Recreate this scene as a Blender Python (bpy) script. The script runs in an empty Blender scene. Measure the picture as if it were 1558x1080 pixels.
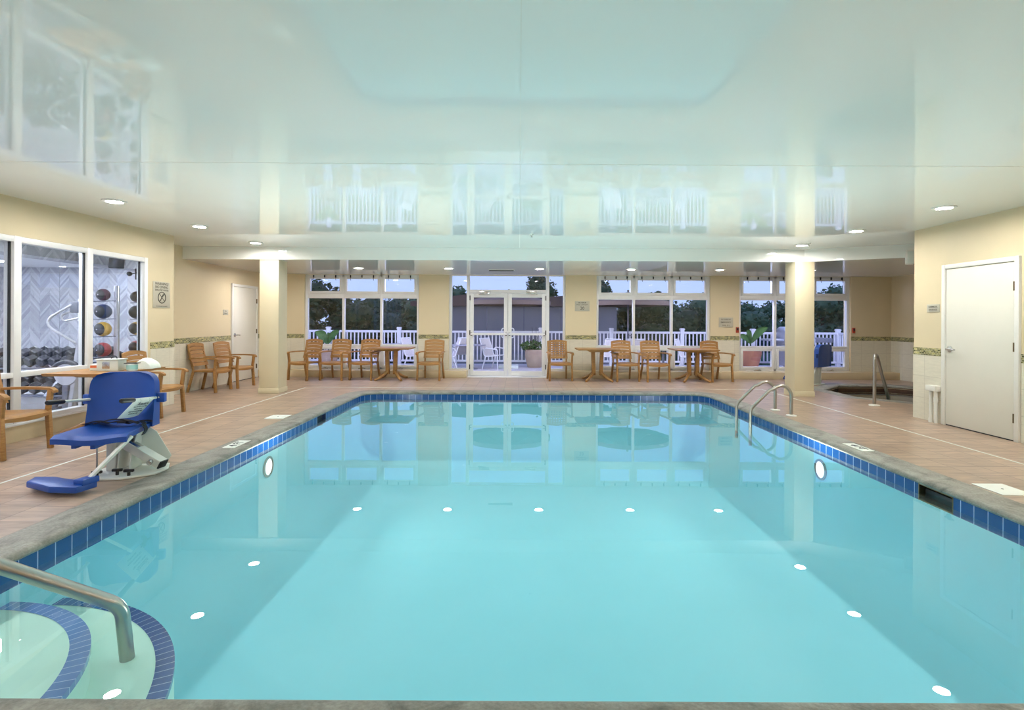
import bpy, bmesh, math, random
from mathutils import Vector, Matrix
R = math.radians
PI = math.pi
scene = bpy.context.scene
COL = scene.collection
rnd = random.Random(7)

# ------------------------------------------------------------------ survey
F, U0, V0, CAMH, ROLL = 795.0, 790.0, 487.0, 1.43, 0.005
def ray(u, v):
    du, dv = u - U0, v - V0
    return (du + ROLL * dv) / F, (dv - ROLL * du) / F      # x per metre of depth, drop per metre
def atY(u, v, Y):
    a, b = ray(u, v)
    return Vector((a * Y, Y, CAMH - b * Y))
def atZ(u, v, z=0.0):
    a, b = ray(u, v)
    Y = (CAMH - z) / b
    return Vector((a * Y, Y, z))

# ------------------------------------------------------------------ materials
def s2l(c):
    return tuple((x / 12.92 if x <= .04045 else ((x + .055) / 1.055) ** 2.4) for x in (c[0] / 255, c[1] / 255, c[2] / 255))
class NT:
    def __init__(self, name):
        self.m = bpy.data.materials.new(name); self.m.use_nodes = True
        self.t = self.m.node_tree; self.t.nodes.clear()
        self.out = self.n('ShaderNodeOutputMaterial')
    def n(self, typ, **kw):
        x = self.t.nodes.new(typ)
        for k, v in kw.items():
            if k.startswith('i_'):
                x.inputs[k[2:].replace('_', ' ')].default_value = v
            else:
                setattr(x, k, v)
        return x
    def l(self, a, b):
        self.t.links.new(a, b)
def rgba(c):
    return (c[0], c[1], c[2], 1.0)
def principled(nt, col=None, rough=.5, metal=0.0, spec=.5, coat=0.0):
    p = nt.n('ShaderNodeBsdfPrincipled')
    if col is not None: p.inputs['Base Color'].default_value = rgba(col)
    p.inputs['Roughness'].default_value = rough
    p.inputs['Metallic'].default_value = metal
    p.inputs['Specular IOR Level'].default_value = spec
    p.inputs['Coat Weight'].default_value = coat
    p.inputs['Coat Roughness'].default_value = .05
    nt.l(p.outputs[0], nt.out.inputs[0])
    return p
def bump(nt, p, height, strength=.1, dist=.01):
    b = nt.n('ShaderNodeBump'); b.inputs['Strength'].default_value = strength; b.inputs['Distance'].default_value = dist
    nt.l(height, b.inputs['Height']); nt.l(b.outputs[0], p.inputs['Normal'])
def coords(nt, kind='Object', scale=(1, 1, 1), rot=(0, 0, 0)):
    tc = nt.n('ShaderNodeTexCoord'); mp = nt.n('ShaderNodeMapping')
    mp.inputs['Scale'].default_value = scale; mp.inputs['Rotation'].default_value = rot
    nt.l(tc.outputs[kind], mp.inputs[0]); return mp.outputs[0]
def noise(nt, vec, scale, detail=4, rough=.55, dist=0.0):
    x = nt.n('ShaderNodeTexNoise'); x.inputs['Scale'].default_value = scale; x.inputs['Detail'].default_value = detail
    x.inputs['Roughness'].default_value = rough; x.inputs['Distortion'].default_value = dist
    if vec is not None: nt.l(vec, x.inputs['Vector'])
    return x
def ramp(nt, fac, stops):
    r = nt.n('ShaderNodeValToRGB'); e = r.color_ramp.elements
    while len(e) > 1: e.remove(e[-1])
    e[0].position, e[0].color = stops[0][0], rgba(stops[0][1])
    for p, c in stops[1:]:
        q = e.new(p); q.color = rgba(c)
    nt.l(fac, r.inputs[0]); return r.outputs[0]
def mix(nt, fac, a, b, mode='MIX'):
    m = nt.n('ShaderNodeMix', data_type='RGBA', blend_type=mode)
    for sock, val in ((m.inputs['Factor'], fac), (m.inputs['A'], a), (m.inputs['B'], b)):
        pass
    def setin(idx, val):
        s = m.inputs[idx]
        if hasattr(val, 'is_linked') or hasattr(val, 'links'): nt.l(val, s)
        elif isinstance(val, (int, float)): s.default_value = val
        else: s.default_value = rgba(val)
    setin(0, fac); setin(6, a); setin(7, b)
    return m.outputs[2]
MATS = {}
def plain(name, col, rough=.5, metal=0.0, spec=.5, coat=0.0, vary=.06, scale=6):
    """one paint / plastic / metal, with a little uneven tone"""
    if name in MATS: return MATS[name]
    nt = NT(name); p = principled(nt, col, rough, metal, spec, coat)
    if vary:
        nz = noise(nt, coords(nt), scale)
        lo = tuple(c * (1 - vary) for c in col); hi = tuple(min(1, c * (1 + vary)) for c in col)
        nt.l(ramp(nt, nz.outputs[0], [(.3, lo), (.7, hi)]), p.inputs['Base Color'])
    MATS[name] = nt.m; return nt.m
def emit(name, col, strength):
    nt = NT(name); e = nt.n('ShaderNodeEmission'); e.inputs[0].default_value = rgba(col); e.inputs[1].default_value = strength
    nt.l(e.outputs[0], nt.out.inputs[0]); return nt.m
def sheet_glass(name, tint=(1, 1, 1), ior=1.5, rough=0.0, wav=0.0, gain=1.0):
    """clear sheet: Fresnel reflection over see-through"""
    nt = NT(name)
    fr = nt.n('ShaderNodeFresnel')
    ge = nt.n('ShaderNodeNewGeometry'); ma = nt.n('ShaderNodeMath', operation='MULTIPLY_ADD')     # same index on both faces of a thin sheet
    ma.inputs[1].default_value = 1 / ior - ior; ma.inputs[2].default_value = ior
    nt.l(ge.outputs['Backfacing'], ma.inputs[0]); nt.l(ma.outputs[0], fr.inputs[0])
    tr = nt.n('ShaderNodeBsdfTransparent'); tr.inputs[0].default_value = rgba(tint)
    gl = nt.n('ShaderNodeBsdfGlossy'); gl.inputs['Roughness'].default_value = rough
    gl.inputs['Color'].default_value = (1, 1, 1, 1)
    mx = nt.n('ShaderNodeMixShader')
    if gain != 1.0:
        mu = nt.n('ShaderNodeMath', operation='MULTIPLY', use_clamp=True); mu.inputs[1].default_value = gain
        nt.l(fr.outputs[0], mu.inputs[0]); fo = mu.outputs[0]
    else: fo = fr.outputs[0]
    nt.l(fo, mx.inputs[0]); nt.l(tr.outputs[0], mx.inputs[1]); nt.l(gl.outputs[0], mx.inputs[2])
    if wav:
        nz = noise(nt, coords(nt), 1.6, 3, .5)
        b = nt.n('ShaderNodeBump'); b.inputs['Strength'].default_value = wav; b.inputs['Distance'].default_value = .02
        nt.l(nz.outputs[0], b.inputs['Height']); nt.l(b.outputs[0], gl.inputs['Normal']); nt.l(b.outputs[0], fr.inputs['Normal'])
    nt.l(mx.outputs[0], nt.out.inputs[0]); return nt.m

def axis_vec(nt, axis):
    """wall coordinates (run, height): axis 'x' wall runs along X, 'y' along Y, 'f' floor"""
    tc = nt.n('ShaderNodeTexCoord'); sp = nt.n('ShaderNodeSeparateXYZ'); cb = nt.n('ShaderNodeCombineXYZ')
    nt.l(tc.outputs['Object'], sp.inputs[0])
    a, b = {'x': (0, 2), 'y': (1, 2), 'f': (0, 1)}[axis]
    nt.l(sp.outputs[a], cb.inputs[0]); nt.l(sp.outputs[b], cb.inputs[1])
    return cb.outputs[0], tc.outputs['Object']
def brick(nt, vec, w, h, c1, c2, cm, mortar, offset=0.5, bias=0.0, smooth=.1):
    b = nt.n('ShaderNodeTexBrick'); b.offset = offset; b.squash = 1.0; b.offset_frequency = 2
    b.inputs['Scale'].default_value = 1.0
    b.inputs['Brick Width'].default_value = w; b.inputs['Row Height'].default_value = h
    b.inputs['Mortar Size'].default_value = mortar; b.inputs['Mortar Smooth'].default_value = smooth; b.inputs['Bias'].default_value = bias
    b.inputs['Color1'].default_value = rgba(c1); b.inputs['Color2'].default_value = rgba(c2); b.inputs['Mortar'].default_value = rgba(cm)
    nt.l(vec, b.inputs['Vector']); return b

def m_deck():
    nt = NT('deck_tile'); p = principled(nt, None, .32, 0, .5)
    vec, obj = axis_vec(nt, 'f')
    b = brick(nt, vec, .305, .305, (.45, .335, .255), (.37, .265, .195), (.25, .185, .145), .006, 0.0)
    n1 = noise(nt, coords(nt, 'Object', (1, 4.5, 1), (0, 0, R(20))), 2.6, 6, .6, .6)
    t = ramp(nt, n1.outputs[0], [(.25, (.62, .58, .56)), (.5, (.95, .95, .95)), (.75, (1.3, 1.26, 1.2))])
    nt.l(mix(nt, 1.0, b.outputs[0], t, 'MULTIPLY'), p.inputs['Base Color'])
    bump(nt, p, n1.outputs[0], .06, .01); return nt.m
def m_coping():
    nt = NT('coping_stone'); p = principled(nt, None, .55, 0, .4)
    v = coords(nt)
    n1 = noise(nt, v, 3.5, 8, .65, 1.2); n2 = noise(nt, v, 60, 3, .6)
    c = ramp(nt, n1.outputs[0], [(.3, (.13, .127, .112)), (.48, (.28, .27, .235)), (.62, (.345, .335, .295)), (.8, (.47, .455, .405))])
    t = ramp(nt, n2.outputs[0], [(.3, (.75, .75, .75)), (.7, (1.1, 1.1, 1.1))])
    nt.l(mix(nt, 1.0, c, t, 'MULTIPLY'), p.inputs['Base Color']); bump(nt, p, n2.outputs[0], .25, .01); return nt.m
def m_uvtile(name, c1, c2, cm, w, h, mort=.004, rough=.15):
    nt = NT(name); p = principled(nt, None, rough, 0, .5)
    tc = nt.n('ShaderNodeTexCoord')
    b = brick(nt, tc.outputs['UV'], w, h, c1, c2, cm, mort, 0.0)
    nt.l(b.outputs[0], p.inputs['Base Color']); return nt.m
def m_walltile(axis):
    nt = NT('wainscot_tile_' + axis); p = principled(nt, None, .35, 0, .5)
    vec, obj = axis_vec(nt, axis)
    b = brick(nt, vec, .32, .32, (.74, .70, .58), (.70, .66, .545), (.60, .56, .46), .004, 0.0)
    n1 = noise(nt, coords(nt, 'Object', (1, 1, 6)), 9, 5, .6)
    t = ramp(nt, n1.outputs[0], [(.3, (.93, .93, .93)), (.7, (1.04, 1.04, 1.04))])
    nt.l(mix(nt, 1.0, b.outputs[0], t, 'MULTIPLY'), p.inputs['Base Color']); return nt.m
def m_mosaic(axis):
    nt = NT('glass_mosaic_' + axis); p = principled(nt, None, .15, 0, .5)
    vec, obj = axis_vec(nt, axis)
    b = brick(nt, vec, .048, .0248, (.045, .05, .02), (.42, .40, .20), (.52, .50, .38), .003, .5, 0.0)
    wn = nt.n('ShaderNodeTexWhiteNoise'); wn.noise_dimensions = '2D'
    sn = nt.n('ShaderNodeVectorMath', operation='SNAP'); sn.inputs[1].default_value = (.048, .0248, 1)
    nt.l(vec, sn.inputs[0]); nt.l(sn.outputs[0], wn.inputs['Vector'])
    t = ramp(nt, wn.outputs[0], [(0, (.7, .7, .7)), (.5, (1.0, 1.0, .9)), (1, (1.5, 1.4, 1.1))])
    nt.l(mix(nt, 1.0, b.outputs[0], t, 'MULTIPLY'), p.inputs['Base Color']); return nt.m
def m_wood():
    nt = NT('tan_resin_wood'); p = principled(nt, None, .42, 0, .4)
    v = coords(nt, 'Object', (3, 3, 22)); n1 = noise(nt, v, 3, 5, .6, .8)
    nt.l(ramp(nt, n1.outputs[0], [(.25, (.27, .135, .042)), (.55, (.38, .20, .065)), (.8, (.45, .25, .095))]), p.inputs['Base Color'])
    return nt.m
def m_ceiling():
    nt = NT('gloss_ceiling'); p = principled(nt, None, .035, 0, .52)
    v = coords(nt)
    n0 = noise(nt, v, .5, 2); nt.l(ramp(nt, n0.outputs[0], [(.3, (.90, .92, .895)), (.7, (.92, .935, .91))]), p.inputs['Base Color'])
    n1 = noise(nt, coords(nt, 'Object', (1, .6, 1)), 2.2, 2, .5); n2 = noise(nt, v, 11, 2, .5)
    a = nt.n('ShaderNodeMath', operation='MULTIPLY_ADD'); a.inputs[1].default_value = .12
    nt.l(n2.outputs[0], a.inputs[0]); nt.l(n1.outputs[0], a.inputs[2])
    bump(nt, p, a.outputs[0], .018, .02); return nt.m
def m_chevron():
    nt = NT('chevron_wallpaper'); p = principled(nt, None, .7, 0, .2)
    tc = nt.n('ShaderNodeTexCoord'); sp = nt.n('ShaderNodeSeparateXYZ'); nt.l(tc.outputs['Object'], sp.inputs[0])
    def M(op, a, b=None, c=None):
        x = nt.n('ShaderNodeMath', operation=op)
        for i, q in enumerate((a, b, c)):
            if q is None: continue
            if isinstance(q, (int, float)): x.inputs[i].default_value = q
            else: nt.l(q, x.inputs[i])
        return x.outputs[0]
    run = M('ADD', sp.outputs[0], sp.outputs[1])
    zig = M('PINGPONG', run, .22)
    band = M('ADD', sp.outputs[2], M('MULTIPLY', zig, 1.15))
    cell = M('FLOOR', M('MULTIPLY', band, 17))
    colm = M('FLOOR', M('MULTIPLY', run, 4.545))
    wn = nt.n('ShaderNodeTexWhiteNoise'); wn.noise_dimensions = '2D'
    cb = nt.n('ShaderNodeCombineXYZ'); nt.l(cell, cb.inputs[0]); nt.l(colm, cb.inputs[1]); nt.l(cb.outputs[0], wn.inputs['Vector'])
    nt.l(ramp(nt, wn.outputs[0], [(0, (.36, .36, .40)), (.5, (.46, .46, .50)), (1, (.60, .60, .64))]), p.inputs['Base Color'])
    return nt.m
def m_leaf(name, c1, c2):
    nt = NT(name); p = principled(nt, None, .6, 0, .3)
    n1 = noise(nt, coords(nt), 1.7, 3)
    nt.l(ramp(nt, n1.outputs[0], [(.3, c1), (.7, c2)]), p.inputs['Base Color']); return nt.m
def m_steel():
    nt = NT('brushed_steel'); p = principled(nt, (.46, .44, .41), .28, 1.0)
    n1 = noise(nt, coords(nt, 'Object', (1, 1, 1)), 40, 2); bump(nt, p, n1.outputs[0], .03, .01); return nt.m
def m_pebble():
    nt = NT('pool_plaster'); p = principled(nt, None, .6, 0, .3)
    n1 = noise(nt, coords(nt), 1.2, 4, .5)
    nt.l(ramp(nt, n1.outputs[0], [(.3, (.262, .635, .745)), (.7, (.282, .655, .77))]), p.inputs['Base Color']); return nt.m

M = dict(
    deck=m_deck(), coping=m_coping(), ceiling=m_ceiling(), chevron=m_chevron(), wood=m_wood(), steel=m_steel(), plaster=m_pebble(),
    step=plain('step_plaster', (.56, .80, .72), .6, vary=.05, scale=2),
    band=m_uvtile('pool_band_tile', (.010, .062, .235), (.013, .075, .265), (.42, .50, .75), .127, .2, .0035),
    nose=m_uvtile('step_nosing_tile', (.012, .07, .25), (.016, .08, .29), (.45, .55, .80), .06, .3, .0022),
    nose_washed=m_uvtile('washed_nosing_tile', (.10, .22, .52), (.115, .235, .55), (.50, .62, .85), .06, .3, .0022),  # paler than the lower nosing: wash of water reflections put into the tile colour
    paint=plain('cream_paint', (.70, .595, .40), .45, vary=.025, scale=1.2),
    column=plain('column_paint', (.72, .64, .45), .45, vary=.025, scale=1.2),
    kerb=plain('kerb_paint', (.66, .55, .36), .45, vary=.03),
    white=plain('white_enamel', (.78, .77, .72), .3, vary=.02),
    frame=plain('white_aluminium', (.80, .80, .80), .3, vary=.02),
    doorp=plain('door_paint', (.76, .735, .65), .35, vary=.015, scale=2),
    wtx=m_walltile('x'), wty=m_walltile('y'), mox=m_mosaic('x'), moy=m_mosaic('y'),
    glass=sheet_glass('window_glass', (.93, .95, .95), 1.45),
    water=sheet_glass('pool_water', (.90, .985, .985), 1.33, 0.0, .02),
    spawater=sheet_glass('spa_water', (.55, .62, .55), 1.33, 0.0, .03),
    blue=plain('blue_moulded_plastic', (.009, .068, .35), .38, vary=.05),
    pwhite=plain('powder_white', (.74, .76, .70), .4, vary=.03),
    black=plain('black_rubber', (.012, .012, .013), .5, vary=.1),
    strap=plain('black_webbing', (.014, .014, .02), .8, vary=.2, scale=60),
    dark=plain('dark_metal', (.05, .05, .055), .4, .6, vary=.1),
    bronze=plain('bronze_hinge', (.16, .115, .06), .4, .8, vary=.1),
    chrome=plain('satin_nickel', (.6, .6, .6), .25, 1.0, vary=.03),
    paper=plain('white_paper', (.78, .80, .74), .7, vary=.02),
    ink=plain('dark_ink', (.02, .02, .03), .7, vary=0),
    redink=plain('orange_ink', (.75, .16, .05), .6, vary=.05),
    plate=plain('sign_plate', (.50, .47, .38), .4, vary=.04),
    sink=plain('sign_lettering', (.10, .09, .07), .5, vary=0),
    lens=emit('lamp_lens', (1.0, .95, .89), 315.0),
    gymlens=emit('gym_lamp_lens', (.82, .87, 1.0), 60.0),
    poollens=emit('pool_lamp_lens', (.85, .97, 1.0), 1.8),
    spatile=plain('spa_brown_tile', (.085, .04, .024), .25, vary=.25, scale=9),
    spafloor=plain('spa_floor_plaster', (.40, .42, .36), .5, vary=.1),
    spaline=plain('spa_pale_line', (.5, .42, .27), .4, vary=.1),
    gymfloor=plain('gym_floor', (.62, .62, .66), .45, vary=.08),
    gymwhite=plain('gym_white', (.80, .80, .83), .5, vary=.02),
    iron=plain('black_iron', (.03, .032, .04), .45, .0, vary=.2),
    rackm=plain('rack_grey_steel', (.14, .15, .19), .35, .3, vary=.1),
    tower=plain('tower_silver', (.55, .55, .6), .3, .4, vary=.05),
    patio=plain('patio_concrete', (.52, .50, .54), .6, vary=.1, scale=2),
    rail=plain('white_vinyl', (.80, .80, .82), .4, vary=.02),
    sling=plain('pale_sling_mesh', (.66, .62, .60), .7, vary=.06, scale=30),
    ptable=plain('patio_table_top', (.30, .30, .35), .3, vary=.1),
    umb=plain('umbrella_canvas', (.10, .075, .065), .85, vary=.1),
    copper=plain('copper_glaze', (.42, .17, .09), .25, vary=.15, scale=3),
    clay=plain('tan_planter', (.45, .33, .24), .6, vary=.1),
    mirror=plain('mirror_silver', (.88, .90, .92), 0.0, 1.0, vary=0),
    terrfill=emit('terrace_fill_globe', (.66, .68, 1.0), 650.0),
    soil=plain('soil', (.04, .03, .02), .9),
    leafd=m_leaf('dark_tree_leaf', (.012, .032, .012), (.04, .085, .03)),
    leafm=m_leaf('tree_leaf', (.03, .085, .05), (.085, .18, .09)),
    leafb=m_leaf('bright_leaf', (.025, .085, .02), (.08, .18, .04)),
    bark=plain('bark', (.06, .045, .035), .9, vary=.3),
    grass=plain('lawn', (.03, .055, .02), .9, vary=.3),
    siding=plain('grey_siding', (.20, .21, .23), .7, vary=.08, scale=1),
    roof=plain('brown_roof', (.10, .07, .055), .8, vary=.15),
    bbq=plain('grill_steel', (.55, .56, .60), .3, .7, vary=.05),
    pale=plain('pale_plastic', (.70, .76, .72), .35, vary=.04),
    teal=plain('pale_teal_wrap', (.36, .66, .62), .4, vary=.08),
    towel=plain('white_terry', (.78, .82, .76), .95, vary=.05, scale=40),
    red=plain('red_plastic', (.45, .06, .03), .4, vary=.1),
    purple=plain('plum_rubber', (.10, .035, .07), .5, vary=.1),
    navy=plain('navy_rubber', (.03, .05, .14), .5, vary=.1),
    yellow=plain('yellow_rubber', (.62, .40, .09), .5, vary=.1),
    maroon=plain('crimson_rubber', (.36, .05, .06), .5, vary=.1),
)

# ------------------------------------------------------------------ mesh helpers
class MB:
    def __init__(self): self.b = bmesh.new(); self.uv = None
    def box(self, x0, x1, y0, y1, z0, z1, bev=0.0, mat=None):
        t = bmesh.new(); bmesh.ops.create_cube(t, size=1.0)
        for v in t.verts:
            v.co = Vector(((x0 + x1) / 2 + v.co.x * (x1 - x0), (y0 + y1) / 2 + v.co.y * (y1 - y0), (z0 + z1) / 2 + v.co.z * (z1 - z0)))
        if bev > 0:
            bmesh.ops.bevel(t, geom=list(t.edges), offset=bev, segments=2, affect='EDGES', profile=.5)
        return self._add(t, mat)
    def _add(self, t, mat=None):
        if mat is not None: bmesh.ops.transform(t, matrix=mat, verts=t.verts)
        me = bpy.data.meshes.new('t'); t.to_mesh(me); t.free(); self.b.from_mesh(me); bpy.data.meshes.remove(me); return self
    def bar(self, p0, p1, w, h, bev=0.004, up=(0, 0, 1), taper=1.0):
        p0, p1 = Vector(p0), Vector(p1); d = p1 - p0; L = d.length; y = d.normalized()
        u = Vector(up)
        if abs(u.dot(y)) > .98: u = Vector((0, 1, 0))
        x = y.cross(u).normalized(); z = x.cross(y)
        m = Matrix((x, y, z)).transposed().to_4x4(); m.translation = (p0 + p1) / 2
        t = bmesh.new(); bmesh.ops.create_cube(t, size=1.0)
        for v in t.verts:
            k = taper if v.co.y > 0 else 1.0
            v.co = Vector((v.co.x * w * k, v.co.y * L, v.co.z * h * k))
        if bev > 0: bmesh.ops.bevel(t, geom=list(t.edges), offset=bev, segments=2, affect='EDGES', profile=.5)
        return self._add(t, m)
    def tube(self, pts, r, seg=12, cap=True, closed=False):
        pts = [Vector(p) for p in pts]; n = len(pts)
        rr = r if isinstance(r, (list, tuple)) else [r] * n
        loops = []; ref = None
        for i, p in enumerate(pts):
            a = pts[i - 1] if (i > 0 or closed) else p; c = pts[(i + 1) % n] if (i < n - 1 or closed) else p
            t = (c - a).normalized()
            if ref is None:
                ref = Vector((0, 0, 1)) if abs(t.z) < .9 else Vector((1, 0, 0))
            x = (ref - t * ref.dot(t)).normalized(); y = t.cross(x); ref = x
            loops.append([self.b.verts.new(p + (x * math.cos(k * 2 * PI / seg) + y * math.sin(k * 2 * PI / seg)) * rr[i]) for k in range(seg)])
        rng = range(n if closed else n - 1)
        for i in rng:
            A, B = loops[i], loops[(i + 1) % n]
            for k in range(seg):
                self.b.faces.new((A[k], A[(k + 1) % seg], B[(k + 1) % seg], B[k]))
        if cap and not closed:
            self.b.faces.new(loops[0][::-1]); self.b.faces.new(loops[-1])
        return self
    def cyl(self, p0, p1, r0, r1=None, seg=20):
        return self.tube([p0, p1], [r0, r1 if r1 is not None else r0], seg)
    def lathe(self, prof, c=(0, 0, 0), seg=28, axis='z', closed=True):
        c = Vector(c); loops = []
        for (r, h) in prof:
            lp = []
            for k in range(seg):
                a = 2 * PI * k / seg; x, y = r * math.cos(a), r * math.sin(a)
                q = {'z': Vector((x, y, h)), 'y': Vector((x, h, y)), 'x': Vector((h, x, y))}[axis]
                lp.append(self.b.verts.new(c + q))
            loops.append(lp)
        for A, B in zip(loops, loops[1:]):
            for k in range(seg): self.b.faces.new((A[k], A[(k + 1) % seg], B[(k + 1) % seg], B[k]))
        if closed:
            self.b.faces.new(loops[0][::-1]); self.b.faces.new(loops[-1])
        return self
    def prism(self, poly, lo, hi, plane='xy', bev=0.0):
        """poly of 2-D points extruded along the third axis"""
        def P(a, b, c): return {'xy': (a, b, c), 'xz': (a, c, b), 'yz': (c, a, b)}[plane]
        t = bmesh.new()
        A = [t.verts.new(P(a, b, lo)) for a, b in poly]; B = [t.verts.new(P(a, b, hi)) for a, b in poly]
        n = len(poly); t.faces.new(A[::-1]); t.faces.new(B)
        for i in range(n): t.faces.new((A[i], A[(i + 1) % n], B[(i + 1) % n], B[i]))
        bmesh.ops.recalc_face_normals(t, faces=t.faces)
        if bev: bmesh.ops.bevel(t, geom=list(t.edges), offset=bev, segments=2, affect='EDGES', profile=.5)
        return self._add(t)
    def grid(self, fn, nu, nv, thick=None):
        """fn(i/nu, j/nv) -> (point front, point back): a curved slab"""
        fr = [[self.b.verts.new(fn(i / nu, j / nv)[0]) for j in range(nv + 1)] for i in range(nu + 1)]
        bk = [[self.b.verts.new(fn(i / nu, j / nv)[1]) for j in range(nv + 1)] for i in range(nu + 1)]
        for i in range(nu):
            for j in range(nv):
                self.b.faces.new((fr[i][j], fr[i + 1][j], fr[i + 1][j + 1], fr[i][j + 1]))
                self.b.faces.new((bk[i][j], bk[i][j + 1], bk[i + 1][j + 1], bk[i + 1][j]))
        for i in range(nu):
            self.b.faces.new((fr[i][0], bk[i][0], bk[i + 1][0], fr[i + 1][0])); self.b.faces.new((fr[i][nv], fr[i + 1][nv], bk[i + 1][nv], bk[i][nv]))
        for j in range(nv):
            self.b.faces.new((fr[0][j], fr[0][j + 1], bk[0][j + 1], bk[0][j])); self.b.faces.new((fr[nu][j], bk[nu][j], bk[nu][j + 1], fr[nu][j + 1]))
        return self
    def ball(self, c, r, sx=1, sy=1, sz=1, sub=3):
        t = bmesh.new(); bmesh.ops.create_icosphere(t, subdivisions=sub, radius=1)
        for v in t.verts: v.co = Vector((c[0] + v.co.x * r * sx, c[1] + v.co.y * r * sy, c[2] + v.co.z * r * sz))
        return self._add(t)
    def quad(self, *pts):
        self.b.faces.new([self.b.verts.new(p) for p in pts]); return self
    def build(self, name, mat, parent=None, smooth=True, recalc=True, angle=38):
        if recalc: bmesh.ops.recalc_face_normals(self.b, faces=self.b.faces)
        me = bpy.data.meshes.new(name); self.b.to_mesh(me); self.b.free()
        me.materials.append(M[mat] if isinstance(mat, str) else mat)
        if smooth:
            for p in me.polygons: p.use_smooth = True
            me.set_sharp_from_angle(angle=R(angle))
        o = bpy.data.objects.new(name, me); COL.objects.link(o)
        if parent: o.parent = parent
        return o
def tag(o, label=None, cat=None, group=None, kind=None):
    if label: o['label'] = label
    if cat: o['category'] = cat
    if group: o['group'] = group
    if kind: o['kind'] = kind
    return o
def thing(name, label, cat, loc=(0, 0, 0), rz=0.0, group=None):
    o = bpy.data.objects.new(name, None); COL.objects.link(o); o.empty_display_size = .1
    o.location = loc; o.rotation_euler = (0, 0, rz)
    return tag(o, label, cat, group)
def struct(o, label): return tag(o, label, None, None, 'structure')
def dup(root, loc=None, rz=None, label=None, group=None):
    """copy a thing with its parts and sub-parts (mesh data shared)"""
    c = root.copy(); COL.objects.link(c)
    if loc is not None: c.location = loc
    if rz is not None: c.rotation_euler = (0, 0, rz)
    if label: c['label'] = label
    if group: c['group'] = group
    for ch in list(root.children):
        d = ch.copy(); COL.objects.link(d); d.parent = c
        for g in list(ch.children):
            e = g.copy(); COL.objects.link(e); e.parent = d
    return c
def arc(c, r, a0, a1, n, plane='xz'):
    out = []
    for k in range(n + 1):
        a = a0 + (a1 - a0) * k / n
        p, q = r * math.cos(a), r * math.sin(a)
        out.append({'xz': Vector((c[0] + p, c[1], c[2] + q)), 'xy': Vector((c[0] + p, c[1] + q, c[2])), 'yz': Vector((c[0], c[1] + p, c[2] + q))}[plane])
    return out
def smooth_path(pts, rad, n=6):
    """polyline with rounded bends"""
    pts = [Vector(p) for p in pts]; out = [pts[0]]
    for i in range(1, len(pts) - 1):
        a, b, c = pts[i - 1], pts[i], pts[i + 1]
        r = rad[i - 1] if isinstance(rad, (list, tuple)) else rad
        p = b + (a - b).normalized() * min(r, (a - b).length * .49); q = b + (c - b).normalized() * min(r, (c - b).length * .49)
        for k in range(n + 1):
            t = k / n; out.append(p * (1 - t) ** 2 + b * 2 * t * (1 - t) + q * t * t)
    out.append(pts[-1]); return out
def text_mesh(lines, mat, parent, name='lettering', depth=.0008):
    return [text_line([ln], mat, parent, name, depth) for ln in lines]
def text_line(lines, mat, parent, name='lettering', depth=.0008):
    """lines: (string, size, x, z, bold offset); the sign faces -Y locally"""
    bm = bmesh.new()
    for s, size, x, z in lines:
        cu = bpy.data.curves.new('tx', 'FONT'); cu.body = s; cu.size = size; cu.align_x = 'CENTER'; cu.align_y = 'CENTER'; cu.extrude = depth; cu.resolution_u = 3
        cu.offset = size * .012
        ob = bpy.data.objects.new('tx', cu); COL.objects.link(ob)
        dg = bpy.context.evaluated_depsgraph_get(); me = bpy.data.meshes.new_from_object(ob.evaluated_get(dg))
        me.transform(Matrix.Translation((x, 0, z)) @ Matrix.Rotation(PI / 2, 4, 'X'))
        bm.from_mesh(me); bpy.data.meshes.remove(me); bpy.data.objects.remove(ob); bpy.data.curves.remove(cu)
    me = bpy.data.meshes.new(name); bm.to_mesh(me); bm.free(); me.materials.append(M[mat])
    o = bpy.data.objects.new(name, me); COL.objects.link(o); o.parent = parent
    return o
# ================================================================== SETTING
ZC, ZS = 2.81, 2.57              # main ceiling, lower ceiling along the glass wall
XL, XA, XR, XS = -5.79, -6.45, 5.97, 9.4
YB = 13.2                        # room face of the rear piers
YEND_L, YEND_R = 8.76, 7.9       # where the two side walls stop
PX0, PX1, PY0, PY1, PR = -3.05, 3.68, 1.97, 10.33, .34     # pool outline
ZW = -.10
SK_R, SK_L = (4.42, 4.81), (7.90, 8.27)                      # skimmer mouths

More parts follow.
